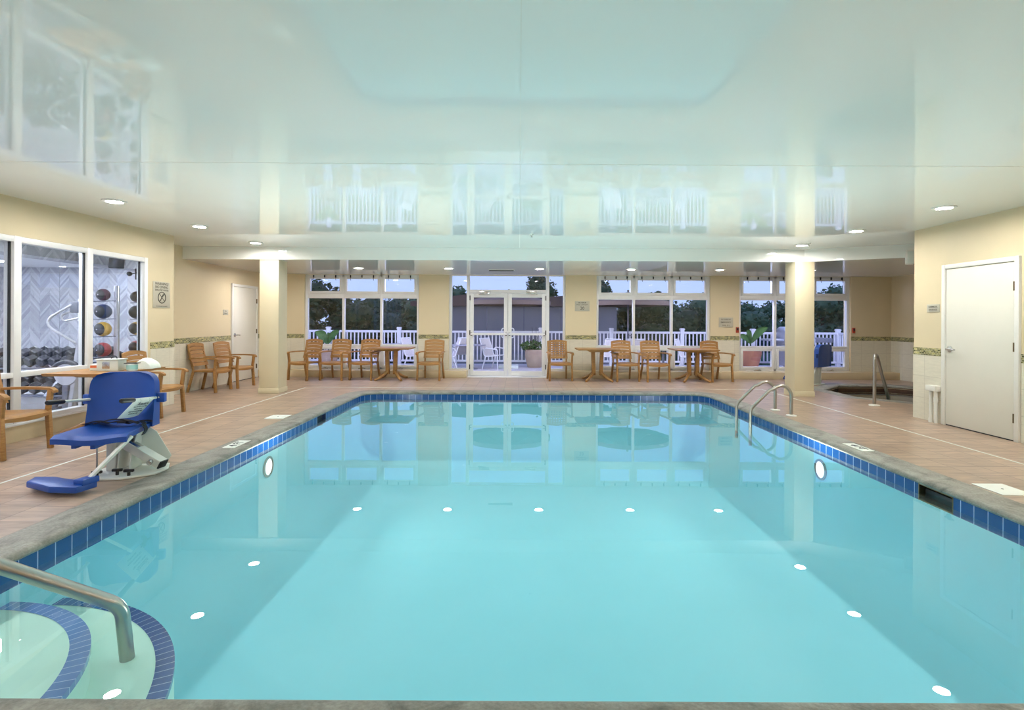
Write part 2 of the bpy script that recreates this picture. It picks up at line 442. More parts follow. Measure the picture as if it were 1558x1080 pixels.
def rr_loop(d, z):
    """pool outline grown outward by d, counter-clockwise, always the same number of points"""
    x0, x1, y0, y1 = PX0 - d, PX1 + d, PY0 - d, PY1 + d
    rn = max(.05 + d, .004); rf = max(PR + d, .004); pts = []
    def corner(cx, cy, r, a0):
        for k in range(9):
            a = a0 + PI / 2 * k / 8; pts.append(Vector((cx + r * math.cos(a), cy + r * math.sin(a), z)))
    corner(x0 + rn, y0 + rn, rn, PI)
    corner(x1 - rn, y0 + rn, rn, 1.5 * PI)
    for y in (SK_R[0], SK_R[1], 7.0): pts.append(Vector((x1, y, z)))
    corner(x1 - rf, y1 - rf, rf, 0)
    corner(x0 + rf, y1 - rf, rf, PI / 2)
    for y in (SK_L[1], SK_L[0], 6.0): pts.append(Vector((x0, y, z)))
    return pts
def ring(name, prof, mat, cap=False, skip=None, uv=False, up=True):
    bm = bmesh.new(); ul = bm.loops.layers.uv.new('UVMap') if uv else None
    loops = [[bm.verts.new(p) for p in rr_loop(d, z)] for d, z in prof]
    n = len(loops[0]); base = rr_loop(0, 0); run = [0.0]
    for i in range(n): run.append(run[-1] + (base[(i + 1) % n] - base[i]).length)
    for li, (A, B) in enumerate(zip(loops, loops[1:])):
        for k in range(n):
            if skip and skip((A[k].co + A[(k + 1) % n].co) / 2): continue
            f = bm.faces.new((A[k], A[(k + 1) % n], B[(k + 1) % n], B[k]))
            if uv:
                for lo, (r, z) in zip(f.loops, ((run[k], A[k].co.z), (run[k + 1], A[k].co.z), (run[k + 1], B[k].co.z), (run[k], B[k].co.z))):
                    lo[ul].uv = (r + .03, z + .245)
    if cap: bm.faces.new(loops[-1])
    me = bpy.data.meshes.new(name); bm.to_mesh(me); bm.free(); me.materials.append(M[mat])
    for p in me.polygons: p.use_smooth = not (cap and p.vertices.__len__() > 4)
    me.set_sharp_from_angle(angle=R(40))
    o = bpy.data.objects.new(name, me); COL.objects.link(o); return o

def octo(ap, cx=7.75, cy=10.5):
    r = ap / math.cos(PI / 8)
    return [(cx + r * math.cos(PI / 8 + k * PI / 4), cy + r * math.sin(PI / 8 + k * PI / 4)) for k in range(8)]

# floor with the two openings
def floor_mesh():
    bm = bmesh.new(); edges = []
    def loop(pts):
        vs = [bm.verts.new((p[0], p[1], 0)) for p in pts]
        for a, b in zip(vs, vs[1:] + vs[:1]): edges.append(bm.edges.new((a, b)))
    loop([(XA, -2.7), (XS, -2.7), (XS, 13.5), (XA, 13.5)])
    loop([(p.x, p.y) for p in rr_loop(.30, 0)]); loop(octo(1.58))
    bmesh.ops.triangle_fill(bm, use_beauty=True, edges=edges)
    for f in bm.faces:
        if f.normal.z < 0: f.normal_flip()
    me = bpy.data.meshes.new('floor'); bm.to_mesh(me); bm.free(); me.materials.append(M['deck'])
    o = bpy.data.objects.new('floor', me); COL.objects.link(o); return o
struct(floor_mesh(), 'tan stone tile deck around the swimming pool')

isk = lambda c: (abs(c.x - PX1) < .02 and SK_R[0] < c.y < SK_R[1]) or (abs(c.x - PX0) < .02 and SK_L[0] < c.y < SK_L[1])
struct(ring('pool_coping', [(.30, -.06), (.30, .001), (.05, .004), (.012, .0), (-.012, -.014), (-.018, -.03), (-.010, -.044), (0.0, -.05)], 'coping'), 'grey stone coping edging the pool')
struct(ring('pool_tile_band', [(0, -.045), (0, -.20)], 'band', skip=isk, uv=True), 'dark blue waterline tile band of the pool')
struct(ring('pool_shell', [(0, -.20), (0, -.60), (-.03, -.80), (-.12, -.98), (-.26, -1.10), (-.42, -1.17), (-.60, -1.2)], 'plaster', cap=True), 'pale aqua plaster shell of the pool')
w = ring('pool_water', [(0.0, ZW)], 'water', cap=True)
struct(w, 'clear turquoise water filling the pool')
for p in w.data.polygons: p.use_smooth = False

# entry steps in the near corner: two quarter-round treads with tiled nosings
SC = (PX0, 2.12)
def tread(name, r, z, zb, nmat, label):
    bm = bmesh.new(); n = 40; a0, a1 = -.12, PI / 2
    def pt(rad, a, zz):
        return Vector((SC[0] + rad * math.cos(a), max(SC[1] + rad * math.sin(a), PY0), zz))
    top = [bm.verts.new(pt(r, a0 + (a1 - a0) * k / n, z)) for k in range(n + 1)]
    bot = [bm.verts.new(pt(r, a0 + (a1 - a0) * k / n, zb)) for k in range(n + 1)]
    c = bm.verts.new((SC[0], PY0, z)); 
    bm.faces.new([c] + top)
    for k in range(n): bm.faces.new((bot[k], bot[k + 1], top[k + 1], top[k]))
    bmesh.ops.recalc_face_normals(bm, faces=bm.faces)
    me = bpy.data.meshes.new(name); bm.to_mesh(me); bm.free(); me.materials.append(M['step'])
    o = bpy.data.objects.new(name, me); COL.objects.link(o); struct(o, label)
    bm = bmesh.new(); ul = bm.loops.layers.uv.new('UVMap')
    for k in range(n):
        A, B = a0 + (a1 - a0) * k / n, a0 + (a1 - a0) * (k + 1) / n
        for (ra, za, rb, zb2, va, vb) in ((r - .085, z + .002, r + .003, z + .002, .02, .105), (r + .003, z + .002, r + .003, z - .03, .105, .135)):
            f = bm.faces.new([bm.verts.new(pt(q, a, zz)) for q, a, zz in ((ra, A, za), (rb, A, zb2), (rb, B, zb2), (ra, B, za))])
            for lo, uvv in zip(f.loops, ((A * r, va), (A * r, vb), (B * r, vb), (B * r, va))): lo[ul].uv = uvv
    me = bpy.data.meshes.new('nosing'); bm.to_mesh(me); bm.free(); me.materials.append(M[nmat])
    q = bpy.data.objects.new('nosing', me); COL.objects.link(q); q.parent = o
tread('pool_step', 1.385, -.45, -1.2, 'nose', 'lower quarter-round pool step with dark blue tiled nosing')
tread('pool_step', 1.02, -.28, -.45, 'nose_washed', 'upper quarter-round pool step with tiled nosing lightened to mid blue for water reflections')

# spa
def poly_ring(name, prof, mat, cap=False):
    bm = bmesh.new(); loops = [[bm.verts.new((x, y, z)) for x, y in octo(a)] for a, z in prof]
    for A, B in zip(loops, loops[1:]):
        for k in range(8): bm.faces.new((A[k], A[(k + 1) % 8], B[(k + 1) % 8], B[k]))
    if cap: bm.faces.new(loops[-1])
    me = bpy.data.meshes.new(name); bm.to_mesh(me); bm.free(); me.materials.append(M[mat])
    o = bpy.data.objects.new(name, me); COL.objects.link(o); return o
struct(poly_ring('spa_coping', [(1.58, -.05), (1.58, .002), (1.32, .002), (1.29, -.015), (1.29, -.04), (1.30, -.04)], 'coping'), 'grey stone coping around the octagonal spa')
sp = struct(poly_ring('spa_shell', [(1.30, -.03), (1.30, -.9)], 'spatile', True), 'dark brown tiled shell of the octagonal spa')
MB().prism(octo(1.29), -.62, -.60).build('spa_floor', 'spafloor', sp, smooth=False)
tr = poly_ring('pale_line', [(1.298, -.058), (1.298, -.066)], 'spaline'); tr.parent = sp
struct(poly_ring('spa_water', [(1.30, -.115), (.3, -.115)], 'spawater', True), 'still dark water of the octagonal spa')

# ceilings
def slab(name, poly, z0, z1, mat, label):
    return struct(MB().prism(poly, z0, z1).build(name, mat, smooth=False), label)
slab('ceiling', [(XA - .15, -2.7), (XS + .1, -2.7), (XS + .1, 13.6), (XA - .15, 13.6)], ZC, ZC + .15, 'ceiling', 'glossy white panel ceiling above the pool')
slab('soffit_ceiling', [(XA, 10.0), (5.45, 10.0), (XS, 7.87), (XS, 13.45), (XA, 13.45)], ZS, ZC - .001, 'ceiling', 'lower glossy ceiling and beam along the glass wall')
# panel seams on the ceiling
def seam(x0, x1, y0, y1): struct(MB().box(x0, x1, y0, y1, ZC - .0012, ZC + .001).build('trim_seam', 'white', smooth=False), 'thin seam strip on the glossy ceiling')
seam(XL, XR, 4.62, 4.63)
seam(.0, .004, -2.6, 9.99)

# walls
def wall(name, boxes, mat, label):
    mb = MB()
    for b in boxes: mb.box(*b)
    return struct(mb.build(name, mat, smooth=False), label)
GW = (1.0, 8.13, .2, 2.37)       # gym window opening: y0, y1, z0, z1
wall('wall_left', [(XL - .15, XL, -2.7, YEND_L, 0, GW[2]), (XL - .15, XL, -2.7, YEND_L, GW[3], ZC), (XL - .15, XL, GW[1], YEND_L, GW[2], GW[3]), (XL - .15, XL, -2.7, GW[0], GW[2], GW[3]),
                   (XA - .15, XL - .15, YEND_L - .08, YEND_L, 0, ZC)], 'paint', 'cream wall around the gym window')
wall('wall_alcove', [(XA - .15, XA, YEND_L, 13.45, 0, ZC)], 'paint', 'cream wall of the recess behind the left column')
wall('wall_right', [(XR, XR + .15, -2.7, YEND_R, 0, ZC), (XR + .15, XS + .15, YEND_R - .15, YEND_R, 0, ZC)], 'paint', 'cream wall with the storage door')
wall('wall_spa', [(XS, XS + .15, YEND_R, 13.45, 0, ZC)], 'paint', 'cream wall beside the spa')
wall('wall_near', [(XA - .15, XS + .15, -2.85, -2.7, 0, ZC)], 'paint', 'cream wall at the near end of the pool room')
WX = [(-5.43, -2.54), (-1.78, 1.17), (1.95, 4.83), (5.56, 8.38)]       # window 1, entrance, window 2, window 3
wall('wall_back', [(XA, WX[0][0], YB, YB + .3, 0, ZC + .5), (WX[0][1], WX[1][0], YB, YB + .3, 0, ZC + .5), (WX[1][1], WX[2][0], YB, YB + .3, 0, ZC + .5),
                   (WX[2][1], WX[3][0], YB, YB + .3, 0, ZC + .5), (WX[3][1], XS + .15, YB, YB + .3, 0, ZC + .5)] +
     [(a, b, YB + .05, YB + .3, ZS - .005, ZC + .5) for a, b in WX], 'paint', 'cream piers of the rear glass wall')
# low kerb along the glass wall, broken at the entrance
DX0, DX1 = -1.30, .72
for a, b in ((XA, DX0), (DX1, XS)):
    struct(MB().box(a, b, 12.88, YB + .25, 0, .175, .006).build('trim_kerb', 'kerb'), 'low cream kerb below the rear windows')
struct(MB().box(DX0, DX1, 13.0, YB + .25, -.02, .006).build('trim_threshold', 'frame', smooth=False), 'white threshold under the double doors')
# wainscot tile + mosaic band
def wains(axis, fixed, a, b, sgn):
    for nm, lo, hi, t, mt, lb in (('trim_wainscot', 0, .95, .010, 'wt' + axis, 'pale tile wainscot at the foot of the wall'), ('trim_mosaic', .95, 1.055, .014, 'mo' + axis, 'olive glass mosaic strip above the wainscot')):
        lo2 = lo if not (axis == 'x' and nm == 'trim_wainscot') else .17
        f0, f1 = sorted((fixed, fixed + sgn * t))
        box = (a, b, f0, f1, lo2, hi) if axis == 'x' else (f0, f1, a, b, lo2, hi)
        struct(MB().box(*box).build(nm, mt, smooth=False), lb)
wains('y', XL, GW[1] + .07, YEND_L, 1); wains('y', XA, YEND_L, 11.66, 1); wains('y', XA, 12.84, YB, 1)
wains('x', YEND_L, XA, XL, 1)
for a, b in ((XA, WX[0][0]), (WX[0][1], WX[1][0]), (WX[1][1], WX[2][0]), (WX[2][1], WX[3][0]), (WX[3][1], XS)): wains('x', YB, a, b, -1)
RD = (6.27, 7.29, 2.17)          # right door: y0 (hinge), y1 (handle), height
wains('y', XR, RD[1] + .07, YEND_R, -1); wains('y', XR, -2.6, RD[0] - .07, -1); wains('y', XS, YEND_R, YB, -1)
# columns
for (x0, x1, y0, lb) in ((-4.99, -4.62, 10.03, 'square cream column at the left of the pool'), (5.25, 5.62, 9.95, 'square cream column at the right of the pool')):
    c = struct(MB().box(x0, x1, y0, y0 + .37, 0, ZS, .004).build('column', 'column'), lb)
    MB().box(x0 - .012, x1 + .012, y0 - .012, y0 + .382, 0, .10, .004).build('skirting', 'column', c)
# pale strip let into the deck round the pool
def strip(x0, x1, y0, y1): struct(MB().box(x0, x1, y0, y1, -.002, .0025).build('trim_strip', 'pale', smooth=False), 'thin white strip let into the tile deck')
strip(-4.48, -4.455, -2.6, 10.98); strip(5.09, 5.115, -2.6, 10.98); strip(-4.48, 5.115, 10.96, 10.985)
struct(MB().box(XL, XL + .012, -2.6, GW[1] + .07, 0, .19).build('baseboard_left', 'kerb', smooth=False), 'low cream base under the gym window')

# ------------------------------------------------------------------ glazing
def pane(par, x0, x1, z0, z1, y, t=.006): return MB().box(x0, x1, y - t / 2, y + t / 2, z0, z1).build('pane', 'glass', par, smooth=False)
def frame_mb(x0, x1, z0, z1, y0, y1, w, wb=None):
    m = MB(); wb = wb or w
    m.box(x0, x0 + w, y0, y1, z0, z1, .003); m.box(x1 - w, x1, y0, y1, z0, z1, .003)
    m.box(x0 + w, x1 - w, y0, y1, z0, z0 + wb, .003); m.box(x0 + w, x1 - w, y0, y1, z1 - w, z1, .003); return m
def triple_window(name, x0, x1, label):
    root = struct(thing(name, label, None), label)
    y0, y1 = YB + .06, YB + .16
    zb, zm0, zm1, zt0, zt1, ztop = .16, .735, .80, 1.965, 2.075, 2.572
    f = frame_mb(x0, x1, zb, ztop, y0, y1, .06)
    cw = (x1 - x0) / 3
    for k in (1, 2): f.box(x0 + k * cw - .028, x0 + k * cw + .028, y0, y1, zb, ztop, .003)
    f.box(x0, x1, y0 + .002, y1, zm0, zm1, .003); f.box(x0, x1, y0 + .002, y1, zt0, zt1, .003)
    f.build('frame', 'frame', root)
    for k in range(3):
        a = x0 + k * cw + (.06 if k == 0 else .028); b = x0 + (k + 1) * cw - (.06 if k == 2 else .028)
        s = frame_mb(a, b, zt1, ztop - .05, y0 - .015, y1 - .02, .065).build('sash', 'frame', root)
        pane(s, a + .065, b - .065, zt1 + .065, ztop - .115, y0 + .03)
        pane(root, a, b, zm1, zt0, y0 + .05)
        s2 = frame_mb(a, b, zb + .06, zm0, y0 - .015, y1 - .02, .06).build('sash', 'frame', root)
        pane(s2, a + .06, b - .06, zb + .12, zm0 - .06, y0 + .03)
        for q in (.18, .5, .82):
            x = a + (b - a) * q
            l = MB().box(x - .012, x + .012, y0 - .05, y0 - .012, ztop - .085, ztop - .02, .003)
            if q != .5: l.bar((x, y0 - .045, ztop - .08), (x + .012, y0 - .05, ztop - .16), .008, .008, .001)
            l.build('latch', 'dark', root)
        xm = (a + b) / 2
        MB().box(xm - .09, xm + .09, y0 - .03, y0 - .012, zb + .015, zb + .035, .003).bar((xm - .02, y0 - .03, zb + .03), (xm + .05, y0 - .05, zb + .055), .014, .014, .002).build('crank_handle', 'chrome', root)
    return root
triple_window('window_1', *WX[0], 'triple white framed window behind the left row of chairs')
triple_window('window_2', *WX[2], 'triple white framed window behind the two right tables')
triple_window('window_3', *WX[3], 'triple white framed window partly behind the right column')

# entrance: sidelights, transom, two glazed leaves
def entrance():
    x0, x1 = WX[1]; y0, y1 = YB + .08, YB + .20
    ra, rb = -1.30, .72; zh0, zh1 = 2.115, 2.20; ztop = 2.572
    root = struct(thing('window_4', 'white framed sidelights and transom around the double doors', None), 'white framed sidelights and transom around the double doors')
    f = MB()
    f.box(x0, x0 + .065, y0, y1, .16, ztop, .003); f.box(x1 - .055, x1, y0, y1, .16, ztop, .003)
    f.box(ra - .04, ra + .04, y0, y1, 0, ztop, .003); f.box(rb - .04, rb + .04, y0, y1, 0, ztop, .003)
    f.box(ra, rb, y0 + .002, y1 - .002, zh0, zh1, .003); f.box(x0, x1, y0 + .003, y1 - .003, ztop - .02, ztop - .002, .002)
    f.box(x0, ra, y0 + .002, y1 - .002, .162, .20, .002); f.box(rb, x1, y0 + .002, y1 - .002, .162, .20, .002)
    f.build('frame', 'frame', root)
    pane(root, x0 + .06, ra - .04, .2, ztop - .02, y0 + .05); pane(root, rb + .04, x1 - .05, .2, ztop - .02, y0 + .05); pane(root, ra + .04, rb - .04, zh1, ztop - .02, y0 + .05)
    for nm, a, b, s, lb in (('door_1', ra + .045, (ra + rb) / 2 - .004, 1, 'left leaf of the glazed double doors'), ('door_2', (ra + rb) / 2 + .004, rb - .045, -1, 'right leaf of the glazed double doors')):
        d = struct(thing(nm, lb, None), lb)
        w = .095
        m = MB(); m.box(a, a + w, y0 + .01, y0 + .06, .012, zh0 - .006, .003); m.box(b - w, b, y0 + .01, y0 + .06, .012, zh0 - .006, .003)
        m.box(a + w, b - w, y0 + .01, y0 + .06, .012, .135, .003); m.box(a + w, b - w, y0 + .01, y0 + .06, zh0 - .11, zh0 - .006, .003)
        m.build('leaf_frame', 'frame', d)
        pane(d, a + w, b - w, .135, zh0 - .11, y0 + .035)
        hinge = a if s > 0 else b; meet = b if s > 0 else a
        pb = MB().box(a + .02, b - .02, y0 - .05, y0 - .012, 1.045, 1.10, .006).build('push_bar', 'frame', d)
        for xx in (a + .04, b - .04): MB().box(xx - .022, xx + .022, y0 - .045, y0 + .012, 1.03, 1.11, .004).build('bar_end', 'dark', pb)
        xh = meet - s * .05
        MB().tube(smooth_path([(xh - s * .01, y0 + .062, 1.22), (xh - s * .10, y0 + .10, 1.22), (xh - s * .10, y0 + .10, .98), (xh - s * .01, y0 + .062, .98)], .05), .013, 10).build('pull_handle', 'frame', d)
        cx = (a + b) / 2 + s * -.10
        cl = MB().box(cx - .13, cx + .13, y0 - .05, y0 + .008, zh0 - .005, zh0 + .055, .006).bar((cx, y0 - .055, zh0 + .0), (cx + s * .12, y0 - .10, zh0 - .02), .02, .02, .003).bar((cx + s * .12, y0 - .1, zh0 - .02), (cx - s * .16, y0 - .01, zh0 - .03), .018, .018, .003)
        cl.build('door_closer', 'chrome', d)
        for z in (.18, 1.05, 1.93): MB().cyl((hinge, y0, z), (hinge, y0, z + .12), .012, seg=10).build('hinge', 'dark', d)
entrance()

# gym window
def gym_window():
    root = struct(thing('window_5', 'white framed window wall between the pool and the gym', None), 'white framed window wall between the pool and the gym')
    X0, X1 = XL - .11, XL + .012
    y0, y1, z0, z1 = GW
    ms = [8.06 - 1.02 * k for k in range(7)] ; ms = [y for y in ms if y > y0]
    f = MB()
    f.box(X0 + .003, X1 - .003, y0 + .003, y1 - .003, z1 - .07, z1 - .003, .002); f.box(X0 + .003, X1 - .003, y0 + .003, y1 - .003, z0 + .003, z0 + .06, .002); f.box(X0 + .004, X1 - .004, y0, y1, .74, .80, .002)
    f.box(X0, X1, y1 - .07, y1, z0, z1, .003); f.box(X0, X1, y0, y0 + .07, z0, z1, .003)
    for y in ms[1:]: f.box(X0, X1, y - .045, y + .045, z0, z1, .003)
    f.build('frame', 'frame', root)
    g = MB()
    for y in ms:
        g.box(XL - .052, XL - .026, y - .058, y - .045, z0 + .06, z1 - .07)
    g.build('gasket', 'black', root, smooth=False)
    ys = [y1] + ms[1:] + [y0]
    for a, b in zip(ys, ys[1:]):
        for zz in ((z0 + .05, .75), (.79, z1 - .06)):
            MB().box(XL - .05, XL - .044, b + .02, a - .02, *zz).build('pane', 'glass', root, smooth=False)
    MB().box(XL - .02, XL + .03, y0, y1, z0 - .015, z0 + .012, .004).build('sill', 'frame', root)
gym_window()

# flush white doors
def flush_door(nm, xw, ya, yb, h, s, handle_at, label):
    """door on a wall whose face is x = xw; s = +1 if the room lies toward +X"""
    d = struct(thing(nm, label, None), label)
    def bx(t0, t1, a, b, z0, z1, bv=.003):
        p, q = sorted((xw + s * t0, xw + s * t1)); return MB().box(p, q, a, b, z0, z1, bv)
    fr = MB()
    for (a, b, z0, z1) in ((ya - .06, ya, 0, h + .06), (yb, yb + .06, 0, h + .06), (ya, yb, h, h + .06)):
        p, q = sorted((xw - s * .05, xw + s * .035)); fr.box(p, q, a, b, z0, z1, .004)
    fr.build('door_frame', 'white', d)
    bx(-.03, .018, ya + .006, yb - .006, .015, h - .006, .002).build('leaf', 'doorp', d)
    bx(-.04, .012, ya, yb, .0, .016, 0).build('door_bottom_gap', 'dark', d)
    hy, oy = (yb, ya) if handle_at == 'far' else (ya, yb)
    k = 1 if hy > oy else -1
    y = hy - k * .07; z = 1.06
    hd = MB().lathe([(.001, 0), (.044, 0), (.044, .010), (.022, .022), (.015, .024), (.015, .055), (.001, .056)] if s > 0 else [(.001, 0), (.044, 0), (.044, -.010), (.022, -.022), (.015, -.024), (.015, -.055), (.001, -.056)], (xw + s * .018, y, z), 20, 'x')
    hd.tube(smooth_path([(xw + s * .068, y, z), (xw + s * .07, y - k * .05, z), (xw + s * .068, y - k * .135, z - .004)], .02), .013, 10)
    hd.build('door_handle', 'chrome', d)
    for zz in (.28, h / 2 + .05, h - .30):
        MB().box(*sorted((xw + s * .016, xw + s * .03)), oy - .02 if k > 0 else oy - .012, oy + .012 if k > 0 else oy + .02, zz - .055, zz + .055, .003).cyl((xw + s * .035, oy, zz - .055), (xw + s * .035, oy, zz + .055), .009, seg=10).build('hinge', 'bronze', d)
    return d
flush_door('door_3', XA, 11.74, 12.78, 2.16, 1, 'near', 'white flush door in the recess behind the left column')
flush_door('door_4', XR, RD[0], RD[1], RD[2], -1, 'far', 'white flush storage door in the right wall')
# ================================================================== THINGS IN THE POOL ROOM
def chair_back_slats(mb):
    H0, H1 = .50, .955
    def pt(x, t, th):
        z = H0 + (H1 - H0) * t
        y = .205 + .11 * t + .02 * math.sin(t * PI) - .9 * (x * x) * .30 + .0
        zz = z - (1.1 * x * x * t * .5)
        return (Vector((x, y - th / 2, zz)), Vector((x, y + th / 2, zz)))
    edges = [0, .16, .355, .52, .685, .85, 1.0]
    def piece(xa, xb, ta, tb, n=8):
        mb.grid(lambda u, v: pt(xa + (xb - xa) * u, ta + (tb - ta) * v, .024), n, 3)
    for a, b in zip(edges, edges[1:]): piece(-.205, .205, a + .011, b - .011 if b < 1 else b)
    for s in (-1, 1): piece(*sorted((s * .205, s * .245)), 0, 1.0, 2)
def chair_back_woven(mb):
    H0, H1 = .50, .955
    def pt(x, t, th):
        z = H0 + (H1 - H0) * t
        y = .205 + .11 * t + .02 * math.sin(t * PI) - .9 * (x * x) * .30
        zz = z - (1.1 * x * x * t * .5)
        return (Vector((x, y - th / 2, zz)), Vector((x, y + th / 2, zz)))
    def piece(xa, xb, ta, tb, th=.024, n=4): mb.grid(lambda u, v: pt(xa + (xb - xa) * u, ta + (tb - ta) * v, th), n, 4)
    piece(-.245, -.195, 0, 1); piece(.195, .245, 0, 1); piece(-.195, .195, 0, .12, n=8); piece(-.195, .195, .88, 1, n=8)
    for k in range(6):
        c = -.195 + .39 * (k + .5) / 6; piece(c - .015, c + .015, .1, .9, .016, 2)
        t = .12 + .76 * (k + .5) / 6; piece(-.2, .2, t - .034, t + .034, .022, 8)
def make_chair(woven=False):
    t = thing('armchair', 'x', 'chair')
    def seat(u, v):
        x = -.245 + .49 * u; y = -.265 + .47 * v
        w = 1.0 - .10 * v; x *= w
        z = .435 - .018 * math.sin(PI * u) * math.sin(PI * min(1, v * 1.1)) - (.03 * max(0, (.18 - v) / .18) ** 2) - .012 * v
        y -= .03 * math.sin(PI * u) * (1 - v)
        return Vector((x, y, z)), Vector((x, y, z - .034 - .012 * math.sin(PI * u)))
    MB().grid(seat, 14, 12).build('seat', 'wood', t)
    mb = MB(); (chair_back_woven if woven else chair_back_slats)(mb); mb.build('backrest', 'wood', t)
    for s in (-1, 1):
        m = MB(); m.bar((s * .268, -.262, 0), (s * .262, -.235, .43), .044, .05, .008); m.bar((s * .262, -.235, .41), (s * .268, -.262, .655), .042, .048, .008)
        m.build('leg', 'wood', t)
        m = MB(); m.bar((s * .235, .30, 0), (s * .215, .20, .42), .042, .046, .008); m.bar((s * .215, .20, .40), (s * .222, .275, .78), .036, .03, .006)
        m.build('leg', 'wood', t)
        def arm(u, v, s=s):
            y = -.315 + .585 * v; x = s * (.272 - .055 * max(0, v - .35) ** 1.3) + s * .028 * (2 * u - 1) * (1 + .25 * math.sin(PI * min(1, v * 1.6)))
            z = .665 + .008 * math.sin(PI * v) - .03 * max(0, (.10 - v) / .10) ** 2
            return Vector((x, y, z)), Vector((x, y, z - .026))
        MB().grid(arm, 4, 14).build('armrest', 'wood', t)
    return t
chair0 = make_chair(); woven0 = make_chair(True); used = set()
def put_chair(x, y, rz, label, group, proto=chair0):
    if proto.name not in used:
        used.add(proto.name); proto.location = (x, y, 0); proto.rotation_euler = (0, 0, R(rz)); tag(proto, label, 'chair', group); return proto
    return dup(proto, (x, y, 0), R(rz), label, group)
G1, G2, G3 = 'tan armchairs along the rear glass wall', 'tan armchairs in the recess', 'tan armchairs below the gym window'
def foot_mid(u0, u1, v, rz, back=.262):
    a, b = atZ(u0, v), atZ(u1, v); c = (a + b) / 2; return c.x - back * math.sin(R(rz)), c.y + back * math.cos(R(rz))
for (ua, ub, v, rz, lab) in (
        (435, 469.7, 579, -20, 'tan slatted armchair beside the left column, turned toward the column'),
        (485.4, 520.7, 578.8, -8, 'tan slatted armchair between the chair by the left column and the left table'),
        (531, 565.5, 578.6, -9, 'tan slatted armchair tucked against the near side of the left table'),
        (634.5, 668.6, 579.2, -6, 'tan slatted armchair before the cream pier left of the double doors'),
        (938.8, 973, 580.8, 8, 'tan slatted armchair touching the middle table, left of the pair between two tables'),
        (984.7, 1019.6, 581.4, 8, 'tan slatted armchair touching the right table, right of the pair between two tables'),
        (1083, 1116, 581.4, 14, 'tan slatted armchair below the emergency call sign')):
    x, y = foot_mid(ua, ub, v, rz); put_chair(x, y, rz, lab, G1)
x, y = foot_mid(836, 871, 580, 6)
put_chair(x, y, 6, 'tan armchair with a woven lattice back right of the double doors', G1, woven0)
put_chair(-6.10, 10.33, 90, 'tan slatted armchair in the recess, nearer the gym wall corner', G2)
put_chair(-5.98, 10.98, 84, 'tan slatted armchair in the recess, next to the white door', G2)
put_chair(-5.40, 5.47, 90, 'tan slatted armchair under the gym window, cut by the picture edge', G3)
put_chair(-5.38, 7.72, 92, 'tan armchair behind the table under the gym window, by the warning sign', G3)

def make_table():
    t = thing('pedestal_table', 'x', 'table')
    def top(u, v):
        a, b = 2 * u - 1, 2 * v - 1
        x = .51 * a * (1 - .02 * b * b); y = .41 * b * (1 - .02 * a * a)
        return Vector((x, y, .765)), Vector((x * .985, y * .985, .735))
    MB().grid(top, 10, 8).build('tabletop', 'wood', t)
    MB().prism([(-.30, .735), (.30, .735), (.20, .69), (-.20, .69)], -.24, .24, 'xz').build('apron', 'wood', t)
    for s in (-1, 1):
        MB().bar((s * .085, 0, .13), (s * .105, 0, .70), .085, .12, .012).build('pedestal', 'wood', t)
        for q in (-1, 1):
            pts = smooth_path([(s * .075, 0, .22), (s * .13, q * .06, .15), (s * .24, q * .23, .05), (s * .31, q * .33, .022)], .08, 5)
            MB().tube(pts, [.045 - .018 * i / (len(pts) - 1) for i in range(len(pts))], 10).build('foot', 'wood', t)
    return t
tb = make_table()
def put_table(x, y, rz, lab, g, first=[True]):
    if first[0]: first[0] = False; tb.location = (x, y, 0); tb.rotation_euler = (0, 0, R(rz)); tag(tb, lab, 'table', g); return
    dup(tb, (x, y, 0), R(rz), lab, g)
GT = 'tan pedestal tables'
for (u, lab) in ((601.5, 'tan pedestal table in front of the left rear window'), (905, 'tan pedestal table right of the woven armchair'), (1046, 'tan pedestal table at the right end of the chair row')):
    p = atZ(u, 575.5 + .005 * (u - 790)); put_table(p.x, 12.45, 0, lab, GT)
put_table(-5.27, 6.70, 90, 'tan pedestal table under the gym window behind the pool lift', GT)

# things on the table under the gym window
TZ = .767
b = thing('snack_box', 'small white box with orange print on the table under the gym window', 'box', (-5.35, 6.62, TZ), R(8))
MB().box(-.06, .06, -.04, .04, 0, .075, .004).build('carton', 'paper', b); MB().box(-.05, .05, -.0415, -.0405, .035, .065).build('printed_panel', 'redink', b, smooth=False)
b = thing('towel_dispenser', 'pale square dispenser box on the table behind the pool lift', 'dispenser', (-5.16, 6.62, TZ), R(4))
MB().box(-.13, .13, -.08, .08, 0, .135, .008).build('body', 'pale', b); MB().box(-.14, .14, -.09, .09, .135, .15, .005).build('lid', 'pale', b)
MB().box(-.06, .03, -.083, -.079, .03, .11, .001).build('front_window', 'chrome', b); MB().tube(arc((.03, 0, .15), .035, 0, PI, 8), .006, 8).build('lid_handle', 'dark', b)
tw = MB().grid(lambda u, v: (Vector((-.12 + .24 * u, -.10 + .2 * v, .01 + .13 * math.sin(PI * u) ** .6 * (.75 + .25 * math.sin(PI * v)))), Vector((-.12 + .24 * u, -.10 + .2 * v, 0.0))), 16, 10).build('folded_towel', 'towel')
tw.location = (-4.95, 6.95, TZ); tag(tw, 'rounded white folded towel on the table under the gym window', 'towel')
b = thing('wipes_tub', 'pale teal wrapped tub with a dark flat lid on the table', 'tub', (-4.90, 6.62, TZ))
MB().lathe([(.001, 0), (.055, 0), (.06, .01), (.06, .085), (.055, .09), (.001, .09)]).build('tub_body', 'pale', b); MB().lathe([(.0605, .02), (.0615, .021), (.0615, .074), (.0605, .075)], closed=False).build('wrap', 'teal', b)
MB().box(-.075, .075, -.05, .05, .09, .1, .003, Matrix.Rotation(R(15), 4, 'Z')).build('lid', 'black', b)

